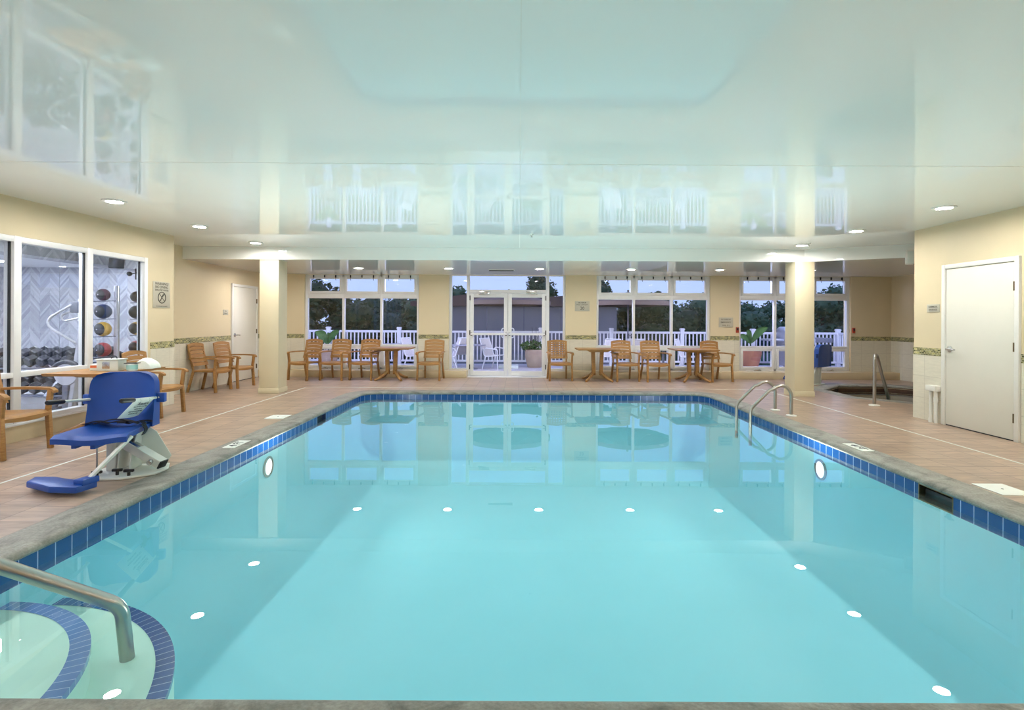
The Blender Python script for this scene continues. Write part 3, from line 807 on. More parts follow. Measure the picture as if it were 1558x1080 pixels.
# signs -------------------------------------------------------------
def sign(name, loc, rz, w, h, lines, label, extra=None):
    s = thing(name, label, 'sign', loc, R(rz))
    MB().box(-w / 2, w / 2, 0, .008, -h / 2, h / 2, .002).build('plate', 'plate', s)
    
    for t in text_mesh(lines, 'sink', s): t.location = (0, -.0006, 0)
    if extra: extra(s)
    return s
def nodive(s):
    m = MB()
    m.tube(arc((0, -.001, -.045), .088, 0, 2 * PI, 36)[:-1], .0075, 8, closed=True)
    m.bar((-.062, -.0015, .017), (.062, -.0015, -.107), .010, .004, 0); m.bar((.062, -.0015, .017), (-.062, -.0015, -.107), .010, .004, 0)
    m.tube(smooth_path([(.035, -.0015, .01), (.0, -.0015, -.03), (-.02, -.0015, -.075)], .03), .007, 8)
    m.ball((-.028, -.0015, -.092), .012, 1, .3, 1, 2); m.bar((-.06, -.0015, -.115), (.06, -.0015, -.115), .006, .004, 0)
    m.build('no_diving_symbol', 'sink', s)
sign('warning_sign', (XL + .0085, 8.45, 1.81), 90, .40, .42, [('WARNING!', .062, 0, .175), ('NO DIVING', .058, 0, .122), ('SHALLOW WATER', .038, 0, .074), ('NO LIFEGUARD ON DUTY', .022, 0, -.185)],
     'square grey warning sign with a crossed circle beside the gym window', nodive)
sign('capacity_sign', (1.59, YB - .0085, 1.79), 0, .37, .25, [('MAXIMUM', .042, 0, .085), ('POOL CAPACITY', .038, 0, .035), ('20', .11, 0, -.055)], 'grey pool capacity sign reading 20 on the pier right of the doors')
sign('emergency_sign', (5.22, YB - .0085, 1.40), 0, .36, .25, [('IN CASE OF', .046, 0, .075), ('EMERGENCY', .046, 0, .0), ('DIAL 911', .046, 0, -.075)], 'grey emergency call sign on the pier above the last rear armchair')
sign('room_sign', (XR - .0085, 7.53, 1.63), -90, .23, .115, [('CHEMICAL', .034, 0, .022), ('STORAGE', .034, 0, -.022)], 'small grey room sign beside the right white door')
sign('room_sign', (XA + .0085, 11.47, 1.57), 90, .20, .115, [('TO', .034, 0, .022), ('GARAGE', .034, 0, -.022)], 'small grey room sign beside the recess door')

# wall bits -----------------------------------------------------------
c = thing('pipe_riser', 'pair of white pipes under a white cap box beside the right door', 'pipe', (XR - .06, 7.45, 0))
MB().cyl((0, -.045, 0), (0, -.045, .47), .022).build('pipe', 'white', c); MB().cyl((0, .045, 0), (0, .045, .47), .022).build('pipe', 'white', c)
MB().cyl((0, .045, .0), (0, .045, .06), .028).build('coupling', 'white', c); MB().cyl((0, -.045, .3), (0, -.045, .36), .028).build('coupling', 'white', c)
MB().box(-.05, .05, -.09, .09, .45, .53, .008).build('cap_box', 'white', c)
c = thing('wall_speaker', 'small white speaker box at the right end of the beam', 'speaker', (6.86, 9.20, 2.56), R(-28))
MB().box(-.06, .06, -.13, 0, -.12, .12, .012).build('cabinet', 'white', c); MB().box(-.045, .045, -.136, -.128, -.1, .1, .003).build('grille', 'pale', c)
for x, lb in ((5.505, 'small dark red wall device left of the right column window'), (8.44, 'small dark red wall device on the spa pier')):
    c = thing('alarm_pull', lb, 'alarm', (x, YB, 1.2)); MB().box(-.035, .035, -.03, 0, -.06, .08, .006).build('housing', 'red', c); MB().box(-.02, .02, -.045, -.025, .0, .06, .005).build('pull_lever', 'dark', c)
c = thing('air_vent', 'dark slotted air vent in the low ceiling before the double doors', 'vent', (-.41, 11.9, ZS))
MB().box(-.30, .30, -.07, .07, -.012, .0, .003).build('vent_frame', 'white', c); MB().box(-.28, .28, -.06, .06, -.022, -.010).build('slot', 'black', c, smooth=False)
for x, y, lb in ((.19, 8.4, 'sprinkler head at the middle of the glossy ceiling'), (5.1, 9.2, 'sprinkler head beside the right ceiling light')):
    c = thing('sprinkler', lb, 'sprinkler', (x, y, ZC)); MB().lathe([(.001, 0), (.035, 0), (.035, -.006), (.012, -.012), (.010, -.035), (.001, -.036)]).build('body', 'white', c)
    MB().lathe([(.001, -.045), (.022, -.045), (.022, -.048), (.001, -.048)], seg=16).bar((-.012, 0, -.02), (-.012, 0, -.046), .004, .004, 0).bar((.012, 0, -.02), (.012, 0, -.046), .004, .004, 0).build('deflector', 'chrome', c)

# pool ladder, handrails ----------------------------------------------
t = thing('pool_ladder', 'steel grab rail pair on the right pool edge before the column', 'pool ladder', (4.13, 8.17, 0))
for y in (.25, -.25):
    pts = [(-.62, y, -.45), (-.62, y, .06)] + smooth_path([(-.62, y, .06), (-.60, y, .12), (-.28, y, .44)], .05)[1:-1] + [(-.33, y, .39)] + arc((-.155, y, .30), .155, R(135), 0, 10) + [(0, y, .25), (0, y, 0)]
    r = MB().tube(pts, .0245, 14).build('grab_rail', 'steel', t)
    MB().lathe([(.001, 0), (.075, 0), (.072, .012), (.028, .022), (.026, .023), (.001, .023)], (0, y, .001)).build('escutcheon', 'white', r)
t = thing('spa_handrail', 'steel handrail leading down into the spa', 'handrail', (6.09, 8.95, 0))
MB().tube(smooth_path([(0, 0, 0), (0, 0, .86), (.10, .09, .86), (.80, .80, .02), (.86, .86, -.4)], [.09, .07, .05], 7), .027, 14).build('rail', 'steel', t)
MB().lathe([(.001, 0), (.085, 0), (.08, .012), (.032, .022), (.001, .023)], (0, 0, .001)).build('escutcheon', 'white', t)
t = thing('step_handrail', 'thick steel handrail dipping into the water at the entry steps', 'handrail')
d = Vector((-.33, -.27, .32))
e = Vector((-2.165, 2.855, -.14))
top = e + d * 3.0
MB().tube(smooth_path([(-2.155, 2.885, -.45), e, top, (-3.42, 1.9, .62), (-3.50, 1.72, 0)], [.07, .12, .10], 8), .035, 18).build('rail', 'steel', t)
MB().lathe([(.001, 0), (.085, 0), (.08, .012), (.034, .022), (.001, .023)], (-3.50, 1.72, .004)).build('escutcheon', 'white', t)

# skimmers, lids, depth markers, pool lamps -----------------------------
for (x, s, y0, y1, lb, mt) in ((PX1, 1, *SK_R, 'dark rectangular skimmer mouth in the right pool wall', 'bronze'), (PX0, -1, *SK_L, 'dark blue skimmer mouth in the left pool wall', 'navy')):
    k = thing('skimmer', lb, 'skimmer', (x, (y0 + y1) / 2, -.12)); h = (y1 - y0) / 2
    m = MB(); t0 = .012
    def bx(a, b, c, d, e, f): m.box(*sorted((s * a, s * b)), c, d, e, f)
    bx(.0, .30, -h, -h + t0, -.08, .072); bx(0, .30, h - t0, h, -.08, .072); bx(0, .30, -h, h, -.08, -.08 + t0); bx(0, .30, -h, h, .062, .074); bx(.29, .30, -h, h, -.08, .072)
    m.build('mouth', mt, k, smooth=False)
    MB().box(*sorted((s * .05, s * .06)), -h + .02, h - .02, -.06, .03, .002).build('weir_flap', 'dark', k)
for (x, y, lb) in ((4.14, 4.47, 'white square hatch plate set in the right deck'), (-3.51, 7.62, 'white square hatch plate set in the left deck')):
    k = thing('deck_hatch', lb, 'hatch', (x, y, 0))
    MB().box(-.135, .135, -.15, .15, -.004, .007, .002).build('plate', 'paper', k); MB().lathe([(.001, .007), (.009, .007), (.009, .0085), (.001, .0085)], seg=12).build('finger_hole', 'dark', k)
for (x, rz, lb) in ((-3.205, 90, 'white depth marker tile on the left coping'), (3.86, -90, 'white depth marker tile on the right coping')):
    k = thing('depth_marker', lb, 'marker', (x, 5.94, 0), R(rz))
    MB().box(-.18, .18, -.07, .07, .001, .007, .001).build('tile', 'paper', k)
    tx, = text_mesh([('4 FT', .12, 0, 0)], 'ink', k); tx.rotation_euler = (-PI / 2, 0, 0); tx.location = (0, 0, .0085)
for (x, s, lb) in ((PX0, 1, 'round underwater lamp in the left pool wall'), (PX1, -1, 'round underwater lamp in the right pool wall')):
    k = thing('pool_lamp', lb, 'pool lamp', (x, 6.36, -.37))
    MB().lathe([(.10, 0), (.125, s * .004), (.125, s * .012), (.10, s * .018)], axis='x', closed=False).build('bezel', 'steel', k)
    MB().lathe([(.001, s * .012), (.06, s * .012), (.102, s * .004), (.001, s * .002)], axis='x').build('lens', 'poollens', k)

# pool lift --------------------------------------------------------------
def make_lift():
    t = thing('pool_lift', 'x', 'pool lift')
    MB().prism([(-.22, -.24), (.10, -.27), (.32, -.16), (.36, .02), (.30, .20), (-.12, .22), (-.22, .12)], .0, .018, 'xy', .004).build('base_plate', 'pwhite', t)
    for s in (-1, 1):
        MB().prism([(.16, .02), (-.06, .02), (-.02, .20), (.10, .40), (.18, .40)], s * .05 + .02 - .006, s * .05 + .02 + .006, 'yz', .002).build('mast_plate', 'pwhite', t)
    MB().prism([(.02, .03), (.29, .03), (.33, .10), (.20, .34), (.06, .44), (-.02, .44)], .155, .167, 'xz', .003).build('gusset', 'pwhite', t)
    q = MB().bar((-.10, .06, .32), (.34, -.06, .075), .10, .075, .006).build('actuator', 'pwhite', t)
    d = (Vector((.34, -.06, .075)) - Vector((-.10, .06, .32))).normalized(); e = Vector((.34, -.06, .075))
    MB().bar(e - d * .002, e + d * .012, .098, .073, .003).build('end_cap', 'black', q)
    MB().bar(Vector((-.02, .037, .316)), Vector((.14, -.006, .228)), .075, .004, .001).build('label_plate', 'chrome', q)
    MB().cyl((.26, -.09, .11), (.26, -.13, .10), .022).build('pivot_bolt', 'chrome', q)
    MB().box(-.14, -.06, -.02, .12, .018, .34, .01).build('motor_box', 'pwhite', t)
    MB().cyl((-.17, -.10, .018), (-.17, -.10, .30), .008, seg=8).build('chain', 'chrome', t)
    for (x, y) in ((.02, -.16), (.13, -.20), (-.12, -.20)):
        MB().cyl((x, y, .018), (x, y, .05), .013, seg=12).box(x - .04, x + .04, y - .014, y + .014, .05, .074, .005).build('knob', 'black', t)
    # seat
    def pan(u, v):
        x = -.08 + (u - .5) * (.50 + .07 * (1 - v)); y = -.40 + .58 * v
        z = .42 + .012 * math.cos(2 * PI * (u - .5)) * -1 + .07 * max(0, v - .8) / .2 * .6 - .025 * max(0, (.12 - v) / .12) ** 2
        return Vector((x, y, z)), Vector((x, y, z - .045))
    MB().grid(pan, 16, 14).box(-.22, -.18, -.385, .05, .315, .39, .006).box(-.08, -.04, -.385, .05, .305, .39, .006).build('seat', 'blue', t)
    def back(u, v):
        z = .40 + .51 * v
        hw = .262 + .012 * math.sin(PI * v) + .02 * (1 - v) ** 3
        c = .11
        if z > .91 - c: 
            k = (z - (.91 - c)) / c; hw = hw - c * (1 - math.sqrt(max(0, 1 - k * k)))
        x = -.08 + (2 * u - 1) * hw
        y = .13 + .07 * v - .10 * max(0, .3 - v) ** 1.0 * .4 - .05 * abs(2 * u - 1) ** 4
        th = .05 + .05 * abs(2 * u - 1) ** 6 + .05 * (1 - v) ** 2
        return Vector((x, y, z)), Vector((x, y + th, z))
    MB().grid(back, 20, 24).build('backrest', 'blue', t)
    for s in (-1, 1):
        x = -.08 + s * .30
        br = MB().box(x - .045, x + .045, .16, .22, .615, .705, .008).build('arm_bracket', 'blue', t)
        MB().cyl((x, .159, .665), (x, .150, .665), .008, seg=10).build('bolt', 'chrome', br)
        MB().cyl((x - s * .03, .17, .66), (x - s * .03, -.25, .70), .013).build('armrest', 'pwhite', t)
        MB().tube([(x - s * .03, -.25, .70), (x - s * .03, -.265, .702), (x - s * .03, -.45, .722), (x - s * .03, -.465, .724)], [.017, .021, .021, .015], 14).build('grip', 'black', t)
    # belt
    m = MB()
    m.grid(lambda u, v: (Vector((-.36 + .56 * u, .03 + .05 * v + .03 * math.sin(u * 7), .447 + .02 * abs(math.sin(u * 9)))), Vector((-.36 + .56 * u, .03 + .05 * v + .03 * math.sin(u * 7), .440 + .02 * abs(math.sin(u * 9))))), 24, 2)
    m.grid(lambda u, v: (Vector((-.25 + .38 * u, .00 + .05 * v - .05 * u, .455 + .04 * math.sin(PI * u))), Vector((-.25 + .38 * u, .00 + .05 * v - .05 * u, .449 + .04 * math.sin(PI * u)))), 18, 2)
    m.grid(lambda u, v: (Vector((.20 + .025 * math.sin(PI * v), -.13 + .06 * u, .46 - .10 * v)), Vector((.193 + .025 * math.sin(PI * v), -.13 + .06 * u, .46 - .10 * v))), 2, 8)
    m.grid(lambda u, v: (Vector((.10 + .12 * v, .05 - .18 * v + .05 * u, .462)), Vector((.10 + .12 * v, .05 - .18 * v + .05 * u, .455))), 2, 8)
    b = m.build('seat_belt', 'strap', t); MB().box(-.05, .03, -.03, .03, .455, .478, .006).build('buckle', 'black', b)
    # foot rest
    MB().bar((.215, -.34, .40), (-.0, -.60, .085), .045, .022, .003).build('foot_bar', 'pwhite', t)
    f = MB()
    f.prism([(.07, -.56), (.00, -.72), (-.22, -.66), (-.49, -.47), (-.51, -.33), (-.34, -.36), (-.18, -.46), (-.05, -.50)], .03, .085, 'xy', .012)
    f.bar((.035, -.53, .10), (-.02, -.66, .10), .10, .05, .01)
    f.build('footrest', 'blue', t)
    return t
lift = make_lift(); lift.location = (-3.66, 4.85, .003); lift.rotation_euler = (0, 0, R(12))
tag(lift, 'blue pool lift seat on a white base at the left pool edge', 'pool lift', 'pool lifts')
l2 = dup(lift, (6.75, 12.0, 0.003), R(-148), 'blue lift seat seen half behind the right column beside the spa', 'pool lifts')
# notice hung on the lift's arm
def notice():
    # hangs from the right armrest, in chair coordinates turned with the lift
    Rz = Matrix.Translation((-3.66, 4.85, .003)) @ Matrix.Rotation(R(12), 4, 'Z')
    A, B = Rz @ Vector((.19, -.25, .69)), Rz @ Vector((.19, .12, .655))
    down = Vector((-.125, -.03, -.15))
    run = (B - A); n = run.cross(down).normalized()
    if n.x < 0: n = -n
    o = thing('paper_notice', 'white paper notice hanging from the arm of the near pool lift', 'notice', A)
    m = MB(); m.grid(lambda u, v: (run * u + down * v + n * (.002 + .012 * math.sin(PI * u) * v), run * u + down * v + n * (.0008 + .012 * math.sin(PI * u) * v)), 10, 8); m.build('sheet', 'paper', o)
    w = run.length; h = down.length
    x = run.normalized(); z = -down.normalized(); 
    tms = text_mesh([('Attention', .052, w * .52, -.030), ('POOL LIFT NOT TO BE USED', .0185, w * .50, -.064), ('WITHOUT STAFF', .0185, w * .50, -.092), ('PLEASE SEE THE FRONT DESK', .0185, w * .48, -.120), ('BEFORE EACH USE', .0185, w * .46, -.146)], 'ink', o, depth=.0004)
    mt = Matrix((x, -n, z)).transposed().to_4x4(); mt.translation = n * .016
    for tm in tms: tm.data.transform(mt)
    for u in (.25, .7): MB().tube([Vector(p) + run * u for p in arc((0, 0, .0), .018, 0, 2 * PI, 14, 'xz')], .0016, 6).build('ring', 'chrome', o)
notice()

# ceiling lights ---------------------------------------------------------
def make_lamp():
    t = thing('recessed_light', 'x', 'ceiling light')
    MB().lathe([(.085, 0.0), (.125, -.001), (.122, -.010), (.088, -.014), (.082, -.004)], closed=False, seg=32).build('trim_ring', 'white', t)
    MB().lathe([(.001, -.006), (.084, -.006), (.084, -.002), (.001, -.002)], seg=32).build('lens', 'lens', t)
    return t
lp = make_lamp(); lp_first = [True]
def put_lamp(x, y, z, lab, g):
    if lp_first[0]: lp_first[0] = False; lp.location = (x, y, z); return tag(lp, lab, 'ceiling light', g)
    return dup(lp, (x, y, z), 0, lab, g)
GL, GR, GS = 'ceiling lights over the left deck', 'ceiling lights over the right deck', 'ceiling lights along the rear glass wall'
ordl = ['nearest', 'middle', 'farthest']
for k, y in enumerate((6.16, 7.80, 9.46)):
    put_lamp(-4.78, y, ZC, f'round recessed light over the left deck, {ordl[k]} of the three in view', GL)
    put_lamp(5.10, y + (.12 if k < 2 else -.02), ZC, f'round recessed light over the right deck, {ordl[k]} of the three in view', GR)
for k, (x, lab) in enumerate(((-5.57, 'round recessed light half behind the left column'), (-3.56, 'round recessed light above the left rear window'), (-1.57, 'round recessed light above the pier left of the doors'), (.45, 'round recessed light above the right door leaf'),
             (2.47, 'round recessed light above the left part of the right window'), (4.43, 'round recessed light above the emergency sign pier'), (6.43, 'round recessed light above the spa, behind the right column'))):
    put_lamp(x, 11.55, ZS, lab, GS)
for y in (4.5, 2.85, 1.2, -.5):
    put_lamp(-4.78, y, ZC, 'round recessed light over the left deck, beyond the picture', 'ceiling lights over the left deck, beyond the picture')
    put_lamp(5.10, y, ZC, 'round recessed light over the right deck, beyond the picture', 'ceiling lights over the right deck, beyond the picture')
for x in (-2.4, 0, 2.4):
    put_lamp(x, -.9, ZC, 'round recessed light over the near deck, beyond the picture', 'ceiling lights over the near deck, beyond the picture')
# ================================================================== GYM BEHIND THE LEFT WINDOW
GY0, GY1 = 5.42, YEND_L - .08
wall('wall_gym_end', [(-12.2, XA - .15, GY1, GY1 + .12, 0, 2.6), (XA - .15, XL - .15, GY1 - .004, GY1, 0, 2.6)], 'gymwhite', 'end wall of the gym behind the mirrors')
wall('wall_gym_side', [(-12.35, -12.2, GY0, GY1 + .1, 0, 2.6)], 'chevron', 'grey chevron papered side wall of the gym')
wall('wall_gym_near', [(-12.2, XL - .16, GY0 - .15, GY0, 0, 2.6)], 'chevron', 'grey chevron papered near wall of the gym')
struct(MB().box(-12.2, XL - .15, GY0, GY1, -.06, 0).build('floor_gym', 'gymfloor', smooth=False), 'pale floor of the gym')
struct(MB().box(-12.2, XL - .15, GY0, GY1, 2.58, 2.7).build('ceiling_gym', 'gymwhite', smooth=False), 'white ceiling of the gym')
struct(MB().box(-7.75, -7.35, GY0, GY1 - .02, 2.37, 2.58).build('beam_gym', 'chevron', smooth=False), 'chevron papered bulkhead under the gym ceiling')
YM = GY1 - .016
for x0, x1, lb in ((-7.62, -5.96, 'tall wall mirror at the window side of the gym end wall'), (-9.30, -7.625, 'tall wall mirror behind the dumbbell rack'), (-10.98, -9.305, 'tall wall mirror at the far side of the gym end wall')):
    c = thing('wall_mirror', lb, 'mirror', ((x0 + x1) / 2, YM, 0), 0, 'gym wall mirrors'); h = (x1 - x0) / 2
    MB().box(-h, h, 0, .008, .12, 2.57).build('mirror_glass', 'mirror', c, smooth=False)
gl = thing('gym_ceiling_light', 'x', 'ceiling light')
MB().box(-.30, .30, -.30, .30, -.012, 0, .003).build('light_frame', 'white', gl); MB().box(-.27, .27, -.27, .27, -.014, -.009).build('diffuser', 'gymlens', gl, smooth=False)
gl['label'] = 'square white gym ceiling light just inside the gym window'; gl['group'] = 'gym ceiling lights'; gl.location = (-6.75, 6.55, 2.58)
for x, y, lb in ((-8.7, 7.5, 'square white gym ceiling light nearer the mirrors, beyond the bulkhead'), (-8.7, 6.1, 'square white gym ceiling light farther from the mirrors, beyond the bulkhead'), (-10.6, 6.9, 'square white gym ceiling light at the far side of the gym')):
    dup(gl, (x, y, 2.58), 0, lb)
# dumbbell rack and dumbbells
RXr, RXl = -6.86, -8.50
rk = thing('dumbbell_rack', 'dark grey two tier dumbbell rack behind the gym window', 'rack', (0, 0, 0))
for z, y in ((.70, 8.25), (.30, 8.12)):
    m = MB()
    for (dy, dz) in ((-.13, -.06), (.13, .06)): m.bar((RXl, y + dy, z + dz), (RXr, y + dy, z + dz), .07, .03, .004)
    m.build('tray', 'rackm', rk)
for x in (RXl + .25, RXr - .25):
    MB().bar((x, 8.50, .82), (x, 7.86, .22), .06, .09, .006).build('side_frame', 'rackm', rk)
    MB().bar((x, 8.42, .74), (x, 7.95, .03), .06, .09, .006).build('leg', 'rackm', rk); MB().bar((x, 7.60, .03), (x, 8.50, .03), .09, .05, .006).build('foot', 'rackm', rk)
def hexhead(m, y0, y1, r):
    n = 6; prof = [(.001, y0), (r * .8, y0), (r, y0 + .018), (r, y1 - .018), (r * .8, y1), (.001, y1)]
    m.lathe(prof, (0, 0, 0), 6, 'y')
db = thing('dumbbell', 'x', 'dumbbell')
m = MB(); hexhead(m, -.20, -.07, .088); m.build('head', 'iron', db, smooth=False)
m = MB(); hexhead(m, .07, .20, .088); m.build('head', 'iron', db, smooth=False)
MB().cyl((0, -.08, 0), (0, .08, 0), .016).build('handle', 'chrome', db)
first = True; ords = ['first', 'second', 'third', 'fourth', 'fifth', 'sixth', 'seventh', 'eighth', 'ninth']
for z, y, nm in ((.70, 8.25, 'top'), (.30, 8.12, 'lower')):
    for k in range(8):
        x = RXr - .13 - k * .19; lab = f'black hex dumbbell on the {nm} tier of the gym rack, {ords[k]} from the right end'
        o = db if first else dup(db)
        first = False; o.location = (x, y, z + .105); o.rotation_euler = (R(24), R(30 if k % 2 else 26), 0); tag(o, lab, 'dumbbell', 'hex dumbbells on the gym rack')
# medicine ball tower in front of the mirror
BX, BY = -6.61, 8.30
t = thing('ball_tower', 'silver medicine ball tower in front of the gym mirror', 'ball rack', (BX, BY, 0))
MB().tube(smooth_path([(.16, .04, 0), (.19, .07, .9), (.15, .08, 1.95)], .3), .022, 10).build('upright', 'tower', t)
MB().bar((.165, .06, .02), (.15, .09, 1.95), .08, .025, .005).build('back_plate', 'tower', t)
MB().bar((.16, .22, .02), (.20, -.34, .02), .06, .04, .006).build('foot', 'rackm', t); MB().bar((.17, -.24, .03), (.18, .06, .55), .04, .03, .004).build('brace', 'rackm', t)
balls = ((.93, 'maroon', 'crimson', .113), (1.255, 'yellow', 'yellow', .113), (1.535, 'navy', 'navy blue', .115), (1.80, 'purple', 'plum', .095))
for z, mt, cn, r in balls:
    MB().bar((-.12, -.03, z - r - .012), (.17, .03, z - r + .0), .04, .014, .003).build('ball_shelf', 'rackm', t)
    b = thing('medicine_ball', f'{cn} and black medicine ball on the silver gym tower', 'ball', (BX, BY, z), 0, 'medicine balls')
    MB().ball((0, 0, 0), r, sub=4).build('shell', mt, b)
    for dy in (-1, 1):
        q = Vector((-.10, dy * .99, -.02)).normalized().to_track_quat('Z', 'Y').to_matrix().to_4x4()
        t0 = MB().lathe([(r * math.sin(a) * 1.008, r * math.cos(a) * 1.008) for a in [R(d) for d in (.3, 12, 24, 36, 48, 54)]] + [(r * math.sin(R(54)) * .99, r * math.cos(R(54)) * .99)], closed=False, seg=32)
        o = t0.build('grip_panel', 'iron', b); o.data.transform(q)
    q = Vector((-.10, -.99, -.02)).normalized().to_track_quat('Z', 'Y').to_matrix().to_4x4()
    o = MB().lathe([(r * .10, r * 1.012), (.001, r * 1.016)], closed=False, seg=16).build('valve', 'chrome', b); o.data.transform(q)
# exercise machine
mc = thing('exercise_machine', 'silver exercise machine with a looped handle in front of the dumbbell rack', 'exercise machine', (-6.21, 7.35, 0))
MB().bar((.0, -.1, .1), (.14, .0, 1.72), .07, .10, .012).build('post', 'tower', mc)
MB().tube(smooth_path([(.14, -.02, 1.66), (.03, -.10, 1.63), (-.26, -.18, 1.42), (-.24, -.2, 1.31), (.06, -.10, 1.08)], [.06, .10, .09, .05], 6), .017, 12).build('handle_loop', 'tower', mc)
MB().tube(smooth_path([(.10, -.05, 1.44), (-.10, -.12, 1.38), (-.13, -.13, 1.46), (.08, -.05, 1.58)], .04), .014, 10).build('grip', 'tower', mc)
MB().box(-.02, .20, -.12, -.06, 1.50, 1.66, .02).build('console', 'rackm', mc)
MB().tube(arc((-.05, -.12, .60), .22, R(5), R(160), 14), .035, 12).build('wheel_guard', 'iron', mc)
MB().lathe([(.001, -.02), (.16, -.02), (.17, 0), (.16, .02), (.001, .02)], (-.05, -.12, .66), 32, 'y').build('flywheel', 'tower', mc)
MB().box(-.45, .16, -.25, .05, .0, .08, .02).bar((-.05, -.1, .05), (-.05, -.1, .5), .08, .1, .01).build('base', 'rackm', mc)
tv = thing('television', 'dark television hung under the gym ceiling', 'television', (-6.36, 8.25, 2.30), R(25))
MB().box(-.10, .10, -.025, .025, -.09, .09, .012, Matrix.Rotation(R(-22), 4, 'X')).build('screen', 'iron', tv); MB().bar((0, .04, .05), (0, .10, .28), .05, .05, .005).build('bracket', 'dark', tv)
ws = thing('wall_bracket', 'small black lamp bracket high on the gym mirror wall', 'bracket', (-6.28, YM - .12, 2.15))
MB().ball((-.06, -.05, 0), .04, sub=2).build('head', 'iron', ws); MB().bar((-.04, -.04, 0), (.14, .12, .06), .015, .015, .003).bar((.02, -.02, -.09), (.02, -.02, .09), .015, .015, .003).build('arm', 'iron', ws)
np_ = thing('wall_notice', 'pale notice sheet stuck on the gym mirror', 'notice', (-7.25, YM - .008, 1.56))
MB().box(-.065, .065, 0, .006, -.18, .18).build('sheet', 'paper', np_, smooth=False)
m = MB()
for k in range(7): m.box(-.05, .05 - .015 * (k % 3), -.0012, 0, .12 - k * .04, .126 - k * .04)
m.build('printed_lines', 'rackm', np_, smooth=False)
# ================================================================== TERRACE OUTSIDE
struct(MB().box(-10.5, 11.6, 13.5, 17.4, -.35, -.03).build('terrace_floor', 'patio', smooth=False), 'pale concrete terrace beyond the glass wall')
struct(MB().quad((-60, 17.4, -1.6), (60, 17.4, -1.6), (60, 90, -1.6), (-60, 90, -1.6)).build('ground', 'grass', smooth=False), 'dark lawn below the terrace')
struct(MB().box(-10.5, 11.6, 17.38, 17.4, -1.6, -.34).build('wall_terrace', 'siding', smooth=False), 'retaining wall of the terrace')
YRL = 17.0; SP = 2.30
def rail_panel(p0, p1, lab, last=False):
    p0, p1 = Vector(p0), Vector(p1); L = (p1 - p0).length; an = math.atan2(p1.y - p0.y, p1.x - p0.x)
    t = thing('railing_panel', lab, 'railing', (p0.x, p0.y, -.03), an, 'white railing panels of the terrace')
    MB().box(-.06, .06, -.06, .06, 0, 1.17, .004).box(-.075, .075, -.075, .075, 1.17, 1.2, .006).prism([(-.06, -.06), (.06, -.06), (.06, .06), (-.06, .06)], 1.2, 1.22).build('post', 'rail', t)
    MB().box(.06, L - .06, -.035, .035, 1.04, 1.11, .006).build('top_rail', 'rail', t); MB().box(.06, L - .06, -.03, .03, .10, .16, .006).build('bottom_rail', 'rail', t)
    n = int((L - .12) / .118); b0 = None
    for k in range(n):
        x = .06 + (L - .12) * (k + .5) / n
        if b0 is None: b0 = MB().box(-.018, .018, -.018, .018, .16, 1.04).build('baluster', 'rail', t, smooth=False)
        else:
            c = b0.copy(); COL.objects.link(c); b = c
        (b0 if k == 0 else c).location = (x, 0, 0)
x0 = .70 - SP * 5
wh = ['outside the left recess', 'behind the first armchair of the left row', 'behind the left part of the left window', 'behind the left table', 'left of the patio table and chairs', 'across the double doors', 'behind the middle table',
      'behind the chairs between the two right tables', 'behind the emergency sign pier', 'beyond the copper planter', 'behind the grill']
k = 0; x = x0 + SP
while x < 10.3:
    x2 = min(x + SP, 10.37) if x + SP < 9.6 else 10.37
    rail_panel((x, YRL, 0), (x2, YRL, 0), 'white baluster railing panel ' + wh[min(k, len(wh) - 1)]); x = x2; k += 1
rail_panel((10.37, YRL, 0), (10.37, 14.2, 0), 'white baluster railing panel turning back to the building at the spa end')
# patio chairs
pc = thing('patio_chair', 'x', 'chair')
MB().grid(lambda u, v: ((lambda x, y, z: (Vector((x, y, z)), Vector((x, y + .008, z - .006))))(-.25 + .5 * u, -.24 + .44 * min(1, v * 2) + .16 * max(0, 2 * v - 1), .42 - .03 * min(1, 2 * v) + .50 * max(0, 2 * v - 1) ** 1.05)), 6, 16).build('sling', 'sling', pc)
for s in (-1, 1):
    MB().tube(smooth_path([(s * .27, -.26, 0), (s * .27, -.26, .60), (s * .28, .16, .64), (s * .27, .22, .55)], [.06, .06], 6), .016, 10).build('arm_frame', 'rail', pc)
    MB().tube(smooth_path([(s * .26, -.26, .42), (s * .26, .20, .38), (s * .25, .38, .92)], .08, 6), .016, 10).build('side_rail', 'rail', pc)
    MB().bar((s * .26, .14, .40), (s * .27, .28, 0), .03, .03, .004).build('leg', 'rail', pc)
MB().tube([(-.25, .375, .91), (.25, .375, .91)], .016, 10).build('head_rail', 'rail', pc)
pcs = [(-.72, 15.55, 60, 'pale sling patio chair seen through the left door leaf'), (-2.12, 15.35, -75, 'pale sling patio chair seen through the left sidelight'), (-1.75, 16.35, 200, 'pale sling patio chair behind the patio table near the doors'),
       (-4.5, 15.6, -80, 'pale sling patio chair behind the second rear armchair'), (-3.05, 15.5, 70, 'pale sling patio chair behind the left table'), (2.55, 15.2, -40, 'pale sling patio chair behind the middle table'),
       (3.55, 15.9, 170, 'pale sling patio chair behind the pair of rear armchairs'), (5.05, 15.5, 60, 'pale sling patio chair left of the emergency sign pier')]
for i, (x, y, rz, lb) in enumerate(pcs):
    o = pc if i == 0 else dup(pc)
    o.location = (x, y, -.03); o.rotation_euler = (0, 0, R(rz)); tag(o, lb, 'chair', 'pale patio chairs')
pt = thing('patio_table', 'x', 'table')
MB().lathe([(.001, .70), (.50, .70), (.52, .71), (.50, .725), (.001, .725)], seg=36).build('tabletop', 'ptable', pt)
